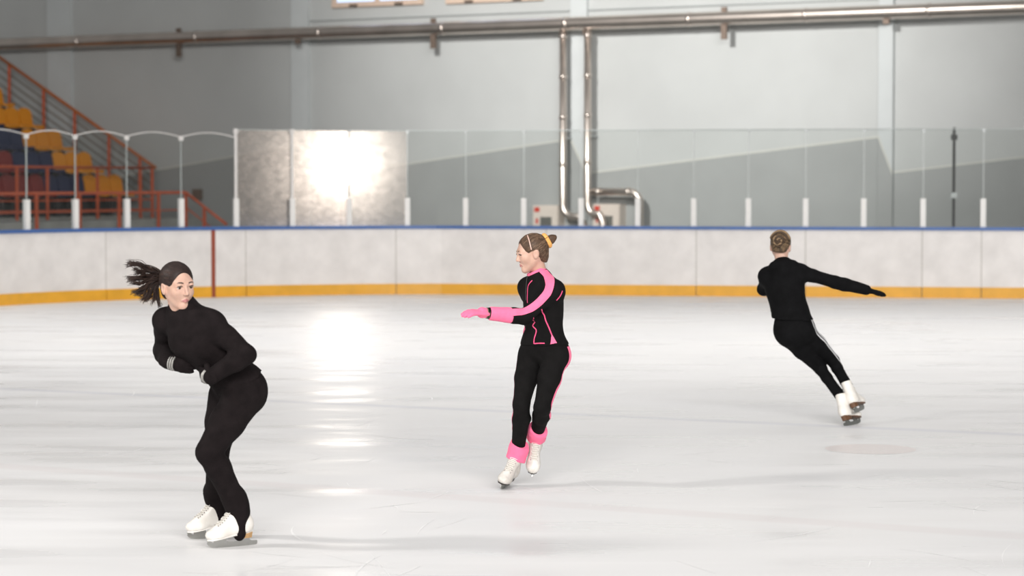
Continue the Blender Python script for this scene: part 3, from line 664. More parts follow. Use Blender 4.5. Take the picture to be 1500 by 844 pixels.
# ---------------------------------------------------------------- hand
def hand_prims(w, d, pn, th, curl=0.5, s=1.0, spread=0.08):
    """w wrist, d direction of the hand, pn way the palm faces, th side of the thumb"""
    d = nrm(d); pn = nrm(pn - d * np.dot(pn, d)); sd = nrm(np.cross(d, pn)); sd = sd if sd.dot(th) > 0 else -sd; out = []
    kn = w + d * 0.078 * s
    out.append(seg(w - d * 0.03 * s, w + d * 0.02 * s, 0.024 * s, 0.027 * s, 0.75, sd, 0.02)); out.append(seg(w + d * 0.015 * s, kn - d * 0.012 * s, 0.031 * s, 0.037 * s, 0.40, sd, 0.02))
    for i, (o, L) in enumerate(((0.029, 0.068), (0.0105, 0.076), (-0.0085, 0.071), (-0.027, 0.056))):
        p = kn + sd * o * s - d * 0.006 * s; a = nrm(d + sd * (o / 0.03) * spread); ang = 0.0
        for j, fr in enumerate((0.44, 0.31, 0.25)):
            ang += curl * (0.55, 0.8, 0.5)[j]; dd = nrm(a * math.cos(ang) + pn * math.sin(ang)); q = p + dd * L * fr * s
            out.append(seg(p, q, (0.0098, 0.0088, 0.0080)[j] * s, (0.0088, 0.0080, 0.0068)[j] * s, k=0.006)); p = q
    p = w + d * 0.022 * s + sd * 0.026 * s + pn * 0.006 * s
    for L, a, r in ((0.036, (0.75, 0.62, 0.25), 0.0125), (0.030, (0.90, 0.32, 0.35), 0.0105), (0.024, (0.95, 0.15, 0.35), 0.009)):
        q = p + nrm(d * a[0] + sd * a[1] + pn * a[2]) * L * s; out.append(seg(p, q, r * s, r * 0.86 * s, k=0.009)); p = q
    return out
# ---------------------------------------------------------------- skate, in its own frame: x = toe, y = left, z = up, origin on the ice below the ankle
BOOT = [seg((-0.014, 0, 0.115), (0.010, 0, 0.222), 0.044, 0.046, 0.84, (1, 0, 0), 0.02), ell((-0.024, 0, 0.100), (0.043, 0.035, 0.042)), seg((0.0, 0, 0.092), (0.105, 0, 0.074), 0.040, 0.034, 0.9, (0, 0, 1), 0.03),
        ell((0.132, 0, 0.064), (0.052, 0.041, 0.032), None, 0.03), seg((0.032, 0, 0.155), (0.108, 0, 0.088), 0.034, 0.024, k=0.03), plane((0, 0, 0.066), (-0.13, 0, -1)), plane((0, 0, 0.236), (0.12, 0, 1))]
BOOT_MESH = None
def make_skate(parent, O, fwd, up, boot_mat, sole_mat, lab=None, heel_mat=None):
    global BOOT_MESH
    if BOOT_MESH is None: BOOT_MESH = mesh_field(BOOT, 0.0042)
    f = nrm(fwd); u = nrm(up - f * np.dot(up, f)); l = np.cross(u, f); R = np.stack([f, l, u], 1); T = lambda p: O + np.asarray(p, float) @ R.T
    v, q = BOOT_MESH; bt = fast_mesh('skate_boot', T(v), q, boot_mat, parent)
    if lab: bt['label'] = lab
    # sole: outline lofted under the boot, higher at the heel
    out = [(-0.066, 0.0), (-0.060, 0.020), (-0.035, 0.030), (0.0, 0.029), (0.05, 0.029), (0.10, 0.037), (0.14, 0.038), (0.17, 0.026), (0.183, 0.0)]
    out += [(x, -y) for x, y in reversed(out[1:-1])]
    ztop = lambda x: 0.066 - 0.13 * x
    m = MB(); n_ = len(out)
    m.add([T((x * 0.965, y * 0.93, ztop(x) + 0.003)) for x, y in out] + [T((x * 0.965, y * 0.93, ztop(x) - 0.005)) for x, y in out], [tuple(range(n_)), tuple(reversed(range(n_, 2 * n_)))] + [(i, i + n_, (i + 1) % n_ + n_, (i + 1) % n_) for i in range(n_)])
    so = m.make('sole', sole_mat, bt)
    m = MB(); hp_ = [(-0.064, 0.0), (-0.058, 0.019), (-0.035, 0.028), (0.012, 0.025), (0.022, 0.0), (0.012, -0.025), (-0.035, -0.028), (-0.058, -0.019)]
    m.add([T((x, y, ztop(x) - 0.004)) for x, y in hp_] + [T((x * 0.93, y * 0.9, 0.040)) for x, y in hp_], [tuple(range(8)), tuple(reversed(range(8, 16)))] + [(i, i + 8, (i + 1) % 8 + 8, (i + 1) % 8) for i in range(8)])
    m.make('heel', heel_mat or sole_mat, bt)
    prof = [(-0.092, 0.012), (-0.088, 0.003), (-0.03, 0.0), (0.06, 0.0), (0.13, 0.003), (0.160, 0.008), (0.172, 0.016), (0.178, 0.026), (0.174, 0.029), (0.179, 0.036), (0.172, 0.040), (0.160, 0.036), (0.150, 0.028), (0.142, 0.028), (0.136, 0.046), (0.080, 0.052), (0.074, 0.030), (0.064, 0.025), (0.018, 0.025), (0.008, 0.032), (0.006, 0.046), (-0.046, 0.046), (-0.050, 0.030), (-0.062, 0.023), (-0.090, 0.022)]
    bl = MB().prism([T((x, -0.002, z)) for x, z in prof], R @ V(0, 0.004, 0)).make('blade', M['steel'], bt)
    # tongue and laces
    cl = [(0.122, 0, 0.104), (0.102, 0, 0.122), (0.084, 0, 0.145), (0.070, 0, 0.165), (0.062, 0, 0.185), (0.058, 0, 0.205), (0.058, 0, 0.226)]
    cc = project(BOOT[:5], np.array(spline(cl, 9))); ribbon_pts = [T(p) for p in cc]
    Bw = [dict(q) for q in BOOT[:5]]
    rows = []
    for p in cc:
        for y in (-0.015, 0, 0.015): rows.append(project(BOOT[:5], p + V(0, y, 0), 0, 4) + V(0.0015, 0, 0.001))
    mk('tongue', [T(p) for p in rows], [(i * 3 + j, i * 3 + j + 1, i * 3 + j + 4, i * 3 + j + 3) for i in range(8) for j in range(2)], M['tongue'], bt, True)
    zig = []; ey = MB()
    for i, p in enumerate(np.array(spline(cc, 13))):
        for y in ((-0.019, 0.0, 0.019) if i % 2 == 0 else (0.019, 0.0, -0.019)): zig.append(project(BOOT[:5], p + V(0, y, 0), 0.0035, 4))
        for y in (-0.021, 0.021): e = project(BOOT[:5], p + V(0, y, 0), 0.001, 4); ey.box(T(e), f * 0.0024, l * 0.0024, u * 0.0024)
    MB().tube([T(p) for p in spline(zig, 110)], 0.0021, 5).make('lace', M['lace'], bt, True)
    tag(ey.make('eyelets', M['eyelet'], bt), kind='stuff')
    return T, R

def ring_part(name, c, axis, r, tr, mtl, parent, flat=1.0, n=28):
    a = nrm(axis); u = nrm(np.cross(a, V(0.2, 0.3, 0.9))); w = np.cross(a, u)
    pts = [c + r * (math.cos(t) * u + math.sin(t) * w * flat) for t in np.linspace(0, 2 * math.pi, n)]
    return MB().tube(pts, tr, 8, cap=False).make(name, mtl, parent, True)
def torso(J, w=1.0, bust=0.0):
    """J: pelvis, waist, chest, neck, shL, shR, hipL, hipR"""
    lp = nrm(J['hipL'] - J['hipR']); lc = nrm(J['shL'] - J['shR']); up1 = nrm(J['waist'] - J['pelvis']); up2 = nrm(J['neck'] - J['chest'])
    f1 = nrm(np.cross(lp, up1)); f2 = nrm(np.cross(lc, up2)); lw = nrm(lp + lc)
    R1 = np.stack([nrm(np.cross(up1, -f1)) * -1, f1, np.cross(nrm(np.cross(up1, -f1)) * -1, f1)], 1); R1 = np.stack([lp, f1, nrm(np.cross(lp, f1))], 1)
    R2 = np.stack([lc, f2, nrm(np.cross(lc, f2))], 1)
    low = [ell(J['pelvis'], (0.138 * w, 0.098 * w, 0.100), R1, 0.04)]
    for s_, h_ in ((1, 'hipL'), (-1, 'hipR')): low.append(ell(J[h_] - f1 * 0.040 + up1 * 0.0, (0.072 * w, 0.074 * w, 0.082), R1, 0.05))
    mid_ = [seg(J['pelvis'], J['waist'], 0.122 * w, 0.104 * w, 0.76, lw, 0.06), seg(J['waist'], J['chest'], 0.104 * w, 0.122 * w, 0.78, lc, 0.06)]
    upp = [ell(J['chest'], (0.130 * w, 0.094 * w, 0.135), R2, 0.05), seg(J['shL'], J['shR'], 0.042 * w, k=0.06), seg(J['neck'], J['shL'], 0.042, 0.036, k=0.05), seg(J['neck'], J['shR'], 0.042, 0.036, k=0.05)]
    if bust:
        for s_ in (1, -1): upp.append(ell(J['chest'] + f2 * 0.062 + lc * s_ * 0.055 + R2[:, 2] * 0.01, (0.05, 0.045, 0.05), R2, 0.05))
    return low, mid_, upp, dict(f1=f1, f2=f2, lp=lp, lc=lc, up1=up1, up2=up2, R1=R1, R2=R2)
def arm(s, e, w, k=1.0, bell=0):
    m = s + (e - s) * 0.35
    return [seg(s, m, 0.042 * k, 0.040 * k, k=0.035), seg(m, e, 0.040 * k, 0.035 * k, k=0.02), seg(e, e + (w - e) * 0.3, 0.037 * k, 0.037 * k, k=0.02), seg(e + (w - e) * 0.3, w, 0.037 * k, 0.026 * k, k=0.02)]
def leg(h, kn, an, bk, k=1.0, kl=None, ra=0.034, rk=None):
    kl = kl or k; rk = rk or 0.050 * kl; m = h + (kn - h) * 0.45; c = kn + (an - kn) * 0.30 + bk * 0.010
    return [seg(h, m, 0.084 * k, 0.074 * k, k=0.03), seg(m, kn, 0.074 * k, rk, k=0.02), seg(kn, c, rk, 0.053 * kl, k=0.02), seg(c, an, 0.053 * kl, ra, k=0.02)]
def wrinkles(amp, f=55.0, seed=0):
    r_ = np.random.default_rng(seed); ds = [nrm(r_.normal(size=3)) for _ in range(4)]; ph = r_.uniform(0, 6, 4)
    def fn(p):
        w_ = 0.35 * np.sin(p @ ds[3] * 17 + ph[3]); out = 0
        for i in range(3): out = out + np.sin(p @ ds[i] * f * (0.6 + 0.35 * i) + ph[i] + 3 * w_)
        return amp * out / 2
    return fn
def body_mesh(parent, head, coarse, extra=(), h=0.011):
    """one continuous body: finely meshed head and neck joined with trunk, arms and legs"""
    v0, f0, lip, _ = head; v1, f1 = mesh_field(coarse, h, off=-0.003); vs = [v0, v1]; fs = [f0, f1 + len(v0)]; fm = [lip, np.zeros(len(f1), np.int32)]; n_ = len(v0) + len(v1)
    for v2, f2 in extra: vs.append(v2); fs.append(f2 + n_); fm.append(np.zeros(len(f2), np.int32)); n_ += len(v2)
    return fast_mesh('body', np.concatenate(vs), np.concatenate(fs), [M['skin'], M['lips']], parent, np.concatenate(fm))

# ================================================================== skater 1: black outfit, ponytail flying, foreground left
D1 = 11.69; J1 = lambda px, py, dy: P(px, py, D1 + dy)
g1 = G(335, 802)
s1 = thing('person', (g1[0], g1[1], 0), 'skater in plain black top and leggings gliding bent forward, ponytail flying', 'person')
J = dict(pelvis=J1(350, 566, 0.03), waist=J1(322, 528, -0.03), chest=J1(292, 494, -0.07), neck=J1(269, 459, -0.07), shL=J1(313, 477, -0.15), shR=J1(243, 470, 0.0), hipL=J1(357, 582, -0.04), hipR=J1(333, 582, 0.11))
low, mid1, upp, B = torso(J, 1.0, 1)
fw = V(-0.84, -0.54, 0); OL, OR = G(352, 800), G(322, 787.5); TL, RL = make_skate(s1, OL, fw, UZ, M['boot'], M['boot'], 'white skate boot nearer the camera', M['tansole']); TR_, RR = make_skate(s1, OR, fw, UZ, M['boot'], M['boot'], 'white skate boot behind the other foot', M['tansole'])
anL, anR = TL((0.022, 0, 0.205)), TR_((0.022, 0, 0.205)); knL, knR = J1(305, 663, -0.12), J1(317, 664, 0.09)
bk = -nrm(fw)
lgL, lgR = leg(J['hipL'], knL, anL, bk, 1.10, 1.08, 0.048, 0.055), leg(J['hipR'], knR, anR, bk, 1.06, 1.04, 0.046, 0.053)
elL, wrL, elR, wrR = J1(361, 519, -0.23), J1(309, 553, -0.20), J1(239, 513, 0.16), J1(247, 531, -0.05)
aL, aR = arm(J['shL'], elL, wrL), arm(J['shR'], elR, wrR)
hd = frame_from(V(0.58, -0.80, -0.06), V(-0.02, -0.04, 1)); HC = J1(260, 419.5, -0.09)
head = make_head(s1, HC, hd, 0.97, J1(266, 472, -0.08), 0.045, V(0.35, 0.93, -0.05))
body_mesh(s1, head, low + mid1 + upp + lgL + lgR + aL + aR)
# leggings with stirrups pulled over the boots
st_ = []
for T in (TL, TR_): st_ += [seg(T((0.026, 0, 0.235)), T((0.006, 0, 0.165)), 0.052, 0.050, k=0.03), seg(T((0.006, 0, 0.165)), T((0.006, 0, 0.074)), 0.050, 0.043, 0.62, T((0, 1, 0)) - T((0, 0, 0)), 0.02)]
lv, lf = mesh_field(low + mid1[:1] + lgL + lgR + st_, 0.0075, 0.004, noise=wrinkles(0.0012, 60, 1))
fast_mesh('leggings', lv, lf, M['black1'], s1)['label'] = 'black stirrup leggings'
hem = J1(322, 566, -0.03)
jk = low + mid1 + upp + [plane(hem, -nrm(J['waist'] - J['pelvis']) + V(-0.15, 0, -0.35)), seg(J['neck'] + V(0, 0, -0.02), J1(266, 447, -0.08), 0.060, 0.054, k=0.03), ell(J1(252, 446, -0.145), (0.040, 0.050, 0.044), rot_z(-0.3), 0.012, '-')] + aL + aR
jv, jf = mesh_field(jk, 0.0072, 0.010, noise=wrinkles(0.0034, 42, 2))
jo = fast_mesh('sweater', jv, jf, M['black1'], s1); jo['label'] = 'black high-necked long-sleeved sweater'
ribbon('logo_tag', low + mid1, [cast(low + mid1, 328, 578.5, D1, 0.004), cast(low + mid1, 336, 575.5, D1, 0.004)], 0.010, M['silver'], s1, 0.004, 0.003, 5, 2)
for w_, e_, d_, pn_, th_ in ((wrL, elL, V(-0.55, 0.75, 0.05), V(0.8, 0.5, 0.2), V(0, 0, 1)), (wrR, elR, J1(284, 538, -0.09) - wrR, V(0.3, 0.9, 0.1), V(0, 0.1, 1))):
    hv, hf = mesh_field(hand_prims(w_, d_, pn_, th_, 0.45, 0.98), 0.0036, 0.002); go = fast_mesh('glove', hv, hf, M['black1'], s1)
    for j in range(3): ring_part('silver_band', w_ + nrm(d_) * (0.010 + 0.012 * j), d_, 0.0305 + 0.001 * j, 0.0045, M['silver'], go, 1.0)
# hair
hp = hair_prims(HC, hd, 0.97); hv, hf = mesh_field(hp, 0.0036); hr = fast_mesh('hair', hv, hf, M['hair1'], s1); hr['label'] = 'dark brown hair pulled back'
tie = HC + hd @ (V(0.0, -0.112, 0.030) * 0.97)
hair_strands('hair_strands', HC, hd, 0.97, tie, (M['hair1'], M['hair1b']), hr)
ring_part('hair_tie', tie + hd @ V(0, -0.004, 0), hd @ V(0, 1, -0.2), 0.020, 0.006, M['band'], hr)
tD = tie[1] - D1
LOCK = [((218, 392), (203, 386), (187, 385)), ((216, 396), (204, 388), (186, 388)), ((216, 398), (202, 396), (196, 394)), ((215, 404), (204, 405), (187, 407)), ((214, 408), (202, 408), (188, 412)), ((214, 412), (204, 416), (192, 413)),
        ((216, 416), (206, 426), (194, 428)), ((216, 420), (208, 430), (199, 431)), ((220, 420), (214, 434), (206, 439)), ((224, 420), (218, 436), (212, 441)), ((228, 420), (226, 436), (224, 443)), ((231, 418), (231, 436), (235, 449)), ((217, 406), (208, 400), (198, 402)), ((219, 414), (210, 422), (203, 424))]
mbs = [MB(), MB()]; tpx = None
dz = [(750 + F * (tie[0] / tie[1]), 0)]
def to_px(p):
    d = p - CAM; yc = d[1] * cp - d[2] * sp; zc = d[1] * sp + d[2] * cp; return 750 + F * d[0] / yc, 422 - F * zc / yc
tx, ty = to_px(tie)
for li, lk in enumerate(LOCK):
    for k in range(34):
        j = lambda a: random.gauss(0, a)
        dd = j(0.02); pts = [tie + V(j(0.006), j(0.008), j(0.008))] + [J1(lk[i][0] + j(1.2 + 0.5 * i), lk[i][1] + j(1.2 + 0.6 * i), tD + dd * (i + 1) + 0.01 * i) for i in range(3)]
        pts.insert(1, (pts[0] * 0.5 + pts[1] * 0.5) + V(0, j(0.004), 0.006 + j(0.004)))
        mbs[k % 2].tube(spline(pts, 12), [0.0017 * (1 - 0.8 * (q / 11) ** 2) + 0.0002 for q in range(12)], 4)
for m_, mt in zip(mbs, ('hair1', 'hair1b')): o = tag(m_.make('ponytail', M[mt], hr, True), kind='stuff'); o['label'] = 'ponytail flung out to the left'

# ================================================================== skater 2: black and pink suit, middle
D2 = 13.88; J2 = lambda px, py, dy: P(px, py, D2 + dy)
gr = G(733, 718); f2_ = V(-0.22, -0.97, 0); O2 = gr + V(0.22, 0.97, 0) * 0.15
s2 = thing('person', (gr[0], gr[1], 0), 'skater in black suit with pink stripes, pink gloves and hair bun', 'person')
up2 = nrm(V(0.34, 0.03, 0.94)); T2R, _ = make_skate(s2, O2, f2_, up2, M['boot2'], M['darksole'], 'worn white boot on the ice')
fL = nrm(V(-0.06, -0.76, -0.65)); uL = nrm(V(0.10, -0.60, 0.78)); uL = nrm(uL - fL * uL.dot(fL)); aL2 = J2(786, 637, 0.10); T2L, _ = make_skate(s2, aL2 - uL * 0.19, fL, uL, M['boot2'], M['darksole'], 'worn white boot lifted off the ice, toe down')
J = dict(pelvis=J2(796, 505, 0.0), waist=J2(797, 472, 0.0), chest=J2(796, 443, 0.0), neck=J2(791, 410, 0.02), shL=J2(812, 426, -0.10), shR=J2(773, 421, 0.10), hipL=J2(813, 521, -0.055), hipR=J2(777, 521, 0.055))
low, mid2, upp, B = torso(J, 0.90)
an2R, an2L = T2R((0.006, 0, 0.21)), T2L((0.006, 0, 0.21)); kn2R, kn2L = J2(764, 592, -0.10), J2(794, 597, -0.15)
bk2 = V(0.6, 0.8, 0)
lgL, lgR = leg(J['hipL'], kn2L, an2L, bk2, 0.84, 0.86), leg(J['hipR'], kn2R, an2R, bk2, 0.84, 0.86)
el2, wr2 = J2(768, 464, -0.17), J2(716, 459, -0.24); elr, wrr = J2(780, 455, 0.20), J2(776, 476, 0.10)
aL, aR = arm(J['shL'], el2, wr2, 0.92), arm(J['shR'], elr, wrr, 0.88)
hd2 = frame_from(V(-0.95, -0.24, -0.16), V(-0.10, 0.02, 1)); HC2 = J2(779, 371, 0.0)
head2 = make_head(s2, HC2, hd2, 0.93, J2(793, 414, 0.03), 0.042, V(0, 0.95, -0.4), 0.005, 'hair2b', 0.0128, 0.75)
body_mesh(s2, head2, low + mid2 + upp + lgL + lgR + aL + aR)
lv, lf = mesh_field(low + mid2[:1] + lgL + lgR, 0.0075, 0.003); lg2 = fast_mesh('leggings', lv, lf, M['black2'], s2); lg2['label'] = 'black leggings with pink side stripes'
jk2 = low + mid2 + upp + [plane(J2(800, 505, 0), V(0.02, 0, -1))] + [seg(J['neck'] - UZ * 0.02, J['neck'] + nrm(HC2 - J['neck']) * 0.012, 0.056, 0.052, k=0.025)]
jk2a = jk2 + aL + aR
jv, jf = mesh_field(jk2a, 0.0068, 0.009, noise=wrinkles(0.0014, 48, 5)); jo2 = fast_mesh('jacket', jv, jf, M['black2'], s2); jo2['label'] = 'black zip jacket with pink collar and stripes'
# pink collar, forearm, stripe, piping
nk_ = nrm(V(-0.45, -0.05, 0.88)); ck_ = J2(786, 399, 0.02); colp = [seg(ck_ - nk_ * 0.02, ck_ + nk_ * 0.02, 0.052, 0.047, k=0.02), plane(ck_ + nk_ * 0.017, nk_), plane(ck_ - nk_ * 0.024, -nk_)]
cv, cf = mesh_field(colp, 0.005, 0.009); fast_mesh('collar', cv, cf, M['pink'], jo2)['label'] = 'pink collar'
fa = el2 + (wr2 - el2) * 0.42
cv, cf = mesh_field([seg(fa, wr2, 0.0335, 0.0250, k=0.02), plane(wr2 - nrm(wr2 - el2) * 0.004, wr2 - el2)], 0.0045, 0.0125, noise=wrinkles(0.001, 90, 3)); fast_mesh('sleeve_cuff', cv, cf, M['pink'], jo2)['label'] = 'pink lower sleeve'
c2 = lambda px, py: cast(jk2a, px, py, D2, 0.009)
ribbon('sleeve_stripe', jk2a, [c2(*q) for q in ((796, 396), (803, 404), (805.5, 414), (803, 426), (795, 437), (783, 448), (770, 455), (755, 457), (744, 457), (734, 456.5))], [0.06, 0.055, 0.048, 0.046, 0.045, 0.045], M['pink'], jo2, 0.009, 0.004, 48, 6)
for path in (((780, 411), (774, 419), (773, 430), (773, 444)), ((781, 465), (781, 476), (786, 484), (783, 496), (782.5, 504)), ((793, 453), (799, 468), (804, 480), (809, 493)), ((823.5, 426), (820, 434), (815, 440)), ((783, 503.5), (790, 503), (798, 503))):
    ribbon('piping', jk2a, [c2(*q) for q in path], 0.007, M['hotpink'], jo2, 0.009, 0.0035, 18, 2)
ribbon('hem_gusset', jk2a, [c2(808.5, 491), c2(811, 503.5)], [0.003, 0.04], M['pink'], jo2, 0.009, 0.004, 8, 4)
ribbon('zipper', jk2a, [c2(773.5, 404), c2(771.5, 418), c2(771, 440)], 0.006, M['dark'], jo2, 0.009, 0.0045, 12, 2)
gv, gf = mesh_field(hand_prims(wr2 + nrm(wr2 - el2) * 0.018, J2(683, 457, -0.30) - wr2, V(0.05, 0.25, -1), V(0, 0.9, 0.1), 0.34, 0.95), 0.0034, 0.003); gg = fast_mesh('glove', gv, gf, M['pink'], s2); gg['label'] = 'pink glove on the outstretched hand'
cv, cf = mesh_field([seg(wr2 + nrm(wr2 - el2) * 0.022, wr2 + nrm(wr2 - el2) * 0.040, 0.027, 0.030, k=0.01)], 0.004, 0.002); fast_mesh('glove_cuff', cv, cf, M['pink'], gg)
for j in range(2): ring_part('bracelet', wr2 + nrm(wr2 - el2) * (0.002 + 0.011 * j), wr2 - el2, 0.0285, 0.0032, M['bracelet'], s2)
gv, gf = mesh_field(hand_prims(wrr, J2(766, 492, 0.0) - wrr, V(0.9, 0.2, 0), V(0, -0.3, 0.6), 0.5, 0.92), 0.0036, 0.003); fast_mesh('glove', gv, gf, M['pink'], s2)['label'] = 'pink glove of the far hand at the waist'
legL_f, legR_f = low + mid2[:1] + lgL, low + mid2[:1] + lgR
side2 = nrm(B['lp'])
ribbon('side_stripe', low + mid2[:1] + lgL + lgR, [q + side2 * 0.09 + V(0.035, 0.045, 0) for q in (J['hipL'] + UZ * 0.06, J['hipL'] - UZ * 0.06, (J['hipL'] + kn2L) / 2, kn2L, (kn2L + an2L) / 2)], [0.045, 0.04, 0.032, 0.032, 0.05], M['pink'], lg2, 0.003, 0.0025, 40, 4)
ribbon('side_stripe', low + mid2[:1] + lgL + lgR, [J['hipR'] - side2 * 0.12 + V(-0.02, -0.02, 0.0), (J['hipR'] + kn2R) / 2 - side2 * 0.1 + V(-0.02, -0.02, 0), kn2R - side2 * 0.08 + V(-0.02, -0.02, 0), (kn2R + an2R) / 2 - side2 * 0.08 + V(-0.02, -0.02, 0)], 0.035, M['pink'], lg2, 0.003, 0.0025, 40, 4)
for T, k_, a_ in ((T2R, kn2R, an2R), (T2L, kn2L, an2L)):
    q = T((0.012, 0, 0.238)); d_ = nrm(k_ - q); ex = 0.04 if T is T2R else 0.02
    pr = [seg(T((0.002, 0, 0.165)), q, 0.056, 0.053, k=0.02), seg(q, q + d_ * ex, 0.052, 0.045, k=0.02), plane(q + d_ * (ex + 0.004), d_ + V(0.35, 0, 0)), plane(T((0, 0, 0.168)), T((0, 0, 0)) - T((0.0, 0, 0.3)))]
    cv, cf = mesh_field(pr, 0.005, 0.003, noise=wrinkles(0.0012, 90, 8)); fast_mesh('leg_warmer', cv, cf, M['pink'], s2)['label'] = 'pink leg warmer over the boot top'
hp = hair_prims(HC2, hd2, 0.93); hv, hf = mesh_field(hp, 0.0036); hr2 = fast_mesh('hair', hv, hf, M['hair2'], s2); hr2['label'] = 'brown hair combed tight into a bun'
bun = J2(808.0, 350.5, 0.03); crown = HC2 + hd2 @ (V(0, -0.100, 0.070) * 0.93)
hair_strands('hair_strands', HC2, hd2, 0.93, crown, (M['hair2'], M['hair2b']), hr2)
bd_ = nrm(bun - crown) if np.linalg.norm(bun - crown) > 0.01 else hd2 @ V(0, -1, 0.5)
bd_ = nrm(V(0.80, 0.1, 0.42))
bunp = [ell(bun - bd_ * 0.012, (0.026, 0.026, 0.024), None, 0.01), ell(bun + bd_ * 0.006 + V(0.004, 0, 0.006), (0.020, 0.022, 0.018), None, 0.01), seg(crown - bd_ * 0.02, bun, 0.022, 0.022, k=0.015)]
bv, bf = mesh_field(bunp, 0.0034, noise=wrinkles(0.0018, 150, 9)); fast_mesh('bun', bv, bf, M['hair2'], hr2)
ring_part('scrunchie', J2(801.0, 352.5, 0.03), nrm(V(0.86, 0.1, 0.50)), 0.033, 0.0155, M['scrunchie'], hr2)['label'] = 'pale orange scrunchie'
ribbon('hair_parting', hp, [cast(hp, px, py, D2) for px, py in ((772.5, 344.5), (775, 352), (777, 360), (778.5, 366))], 0.0055, M['scalp'], hr2, 0, 0.0028, 14, 2)

# ================================================================== skater 3: black hooded outfit seen from behind, right
D3 = 17.56; J3 = lambda px, py, dy: P(px, py, D3 + dy)
g3 = G(1250, 623); s3 = thing('person', (g3[0], g3[1], 0), 'skater in black hooded top seen from behind, leaning with right arm out', 'person')
fA = nrm(V(0.58, 0.81, 0)); uA = nrm(V(-0.44, 0.0, 0.90)); uA = nrm(uA - fA * uA.dot(fA))
OA = g3 - fA * 0.05; OA = OA + UZ * 0.004; T3L, _ = make_skate(s3, OA, fA, uA, M['boot'], M['sole'], 'white boot standing on the ice')
fB = nrm(V(0.42, 0.90, 0.02)); uB = nrm(V(-0.46, -0.05, 0.88)); uB = nrm(uB - fB * uB.dot(fB)); aB = J3(1242, 568, -0.02); T3R, _ = make_skate(s3, aB - uB * 0.19, fB, uB, M['boot'], M['sole'], 'white boot lifted behind')
J = dict(pelvis=J3(1162, 480, 0.0), waist=J3(1156, 452, -0.01), chest=J3(1149, 420, -0.01), neck=J3(1148, 392, 0.0), shL=J3(1124, 405, 0.04), shR=J3(1172, 399, -0.03), hipL=J3(1153, 490, 0.0), hipR=J3(1177, 484, 0.0))
low, mid3, upp, B = torso(J, 0.98)
an3L, an3R = T3L((0.010, 0, 0.205)), T3R((0.010, 0, 0.205)); kn3L, kn3R = J3(1202, 540, 0.13), J3(1220, 528, 0.16)
lgL, lgR = leg(J['hipL'], kn3L, an3L, V(-0.3, -0.9, 0), 0.86, 0.68, 0.036, 0.042), leg(J['hipR'], kn3R, an3R, V(-0.3, -0.9, 0), 0.86, 0.68, 0.036, 0.042)
el3, wr3 = J3(1223, 413, -0.06), J3(1269, 425, -0.08); el3l, wr3l = J3(1119, 424, 0.20), J3(1140, 424, 0.36)
aR, aL = arm(J['shR'], el3, wr3, 0.92), arm(J['shL'], el3l, wr3l, 0.92)
hd3 = frame_from(V(0.25, 0.95, -0.12), V(0.06, 0.05, 1)); HC3 = J3(1143.5, 361.5, 0.03)
head3 = make_head(s3, HC3, hd3, 0.93, J3(1147, 390, 0.0), 0.046, V(0, 1, 0), 0, 'hair3')
body_mesh(s3, head3, low + mid3 + upp + lgL + lgR + aL + aR)
lf_ = low + mid3[:1] + lgL + lgR
lv, lf = mesh_field(lf_, 0.0078, 0.003); lg3 = fast_mesh('leggings', lv, lf, M['black3'], s3); lg3['label'] = 'black leggings with white stripes down the right side'
sd3 = nrm(-B['lp'])
for j, o_ in enumerate((-0.035, -0.005, 0.025)):
    dv = sd3 * 0.10 + V(0.03, o_ * 2.2 - 0.03, 0.02)
    ribbon('side_stripe', lf_, [J['hipR'] + dv * 1.15 + UZ * 0.09, J['hipR'] + dv, J['hipR'] * 0.5 + kn3R * 0.5 + dv * 0.8, kn3R + dv * 0.6, kn3R * 0.4 + an3R * 0.6 + dv * 0.5], 0.011, M['stripe_w'], lg3, 0.003, 0.0025, 40, 2)
hn = nrm(J['pelvis'] - J['waist'])
jk3 = low + mid3 + upp + [plane(J3(1160, 467, 0), hn + V(-0.25, 0, 0)), seg(J3(1134, 391, -0.05), J3(1161, 389, -0.06), 0.030, 0.030, k=0.04), seg(J3(1147, 398, -0.07), J3(1147, 391, -0.045), 0.042, 0.042, k=0.04), seg(J['neck'], J3(1147, 388, 0.0), 0.056, 0.052, k=0.03), seg(J['waist'] + V(0.05, 0.05, -0.03), J['waist'] + V(0.06, 0.06, -0.09), 0.075, 0.070, k=0.05)] + aL + aR
jv, jf = mesh_field(jk3, 0.0075, 0.012, noise=wrinkles(0.0028, 45, 12)); jo3 = fast_mesh('hooded_top', jv, jf, M['black3'], s3); jo3['label'] = 'black hooded sweatshirt'
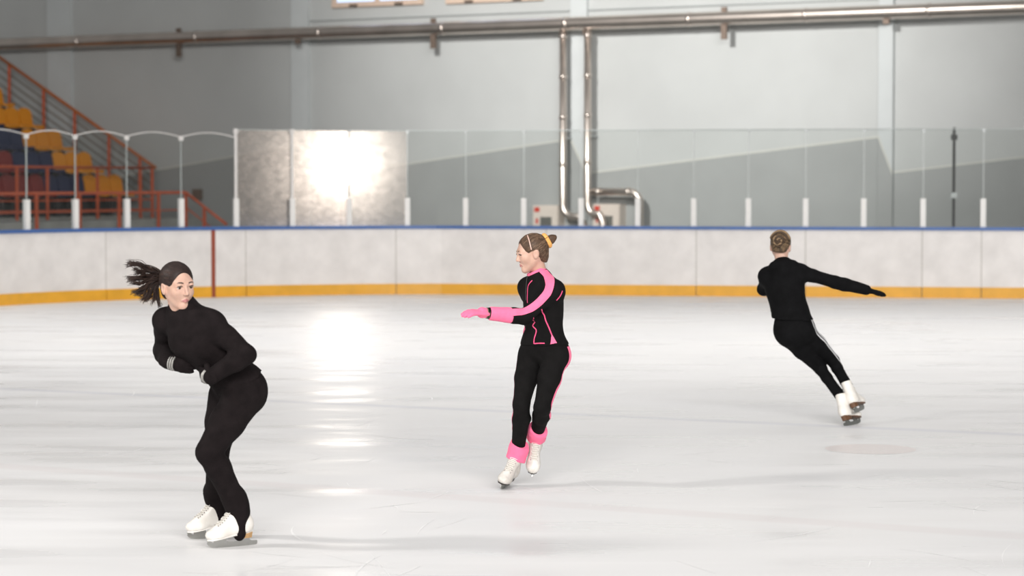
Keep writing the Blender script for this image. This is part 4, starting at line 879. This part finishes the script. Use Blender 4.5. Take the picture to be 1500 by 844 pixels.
gv, gf = mesh_field(hand_prims(wr3, J3(1295, 431, -0.10) - wr3, V(0.1, 0.2, -1), V(0, 0.8, 0.0), 0.12, 0.95, 0.12), 0.0036, 0.002); fast_mesh('glove', gv, gf, M['black3'], s3)['label'] = 'black glove on the outstretched hand'
gv, gf = mesh_field(hand_prims(wr3l, V(0.6, 0.7, 0.1), V(0, 0, -1), V(1, 0, 0), 0.3, 0.95), 0.005, 0.002); fast_mesh('glove', gv, gf, M['black3'], s3)
hp = hair_prims(HC3, hd3, 0.93, -0.040); hv, hf = mesh_field(hp, 0.004); hr3 = fast_mesh('hair', hv, hf, M['hair3'], s3); hr3['label'] = 'bronze hair braided into a bun'
bun3 = HC3 + hd3 @ V(0, -0.105, 0.030)
hair_strands('hair_strands', HC3, hd3, 0.93, bun3, (M['hair3'], M['hair3b']), hr3, nape=-0.040)
bk3 = hd3 @ V(0, -1, 0.15)
bv, bf = mesh_field([ell(bun3, (0.036, 0.030, 0.036), None, 0.01)], 0.004, noise=wrinkles(0.002, 140, 4)); fast_mesh('bun', bv, bf, M['hair3'], hr3)
ux = nrm(np.cross(bk3, UZ)); uy = np.cross(ux, bk3)
for ph, mt in ((0.4, 'hair3b'), (2.6, 'hair3'), (4.5, 'hair3')):
    pts = [bun3 + bk3 * (0.030 - 0.026 * (t_ / 7) + 0.004 * math.sin(5 * t_ + ph)) + (ux * math.cos(t_ + ph) + uy * math.sin(t_ + ph)) * (0.006 + 0.0052 * t_) for t_ in np.linspace(0, 7, 40)]
    MB().tube(pts, [0.0065 + 0.0018 * math.sin(q * 1.3) for q in range(40)], 7).make('braid_coil', M[mt], hr3, True)
for z0, y0, mt in ((0.105, -0.045, 'hair3b'), (0.095, -0.075, 'hair3')):
    pts = project(hair_prims(HC3, hd3, 0.93)[:2], [HC3 + hd3 @ V(x, y0 - 0.2 * x * x, z0 - 9.0 * x * x) for x in np.linspace(-0.075, 0.075, 14)], 0.003)
    MB().tube(pts, 0.0085, 8).make('braid', M[mt], hr3, True)
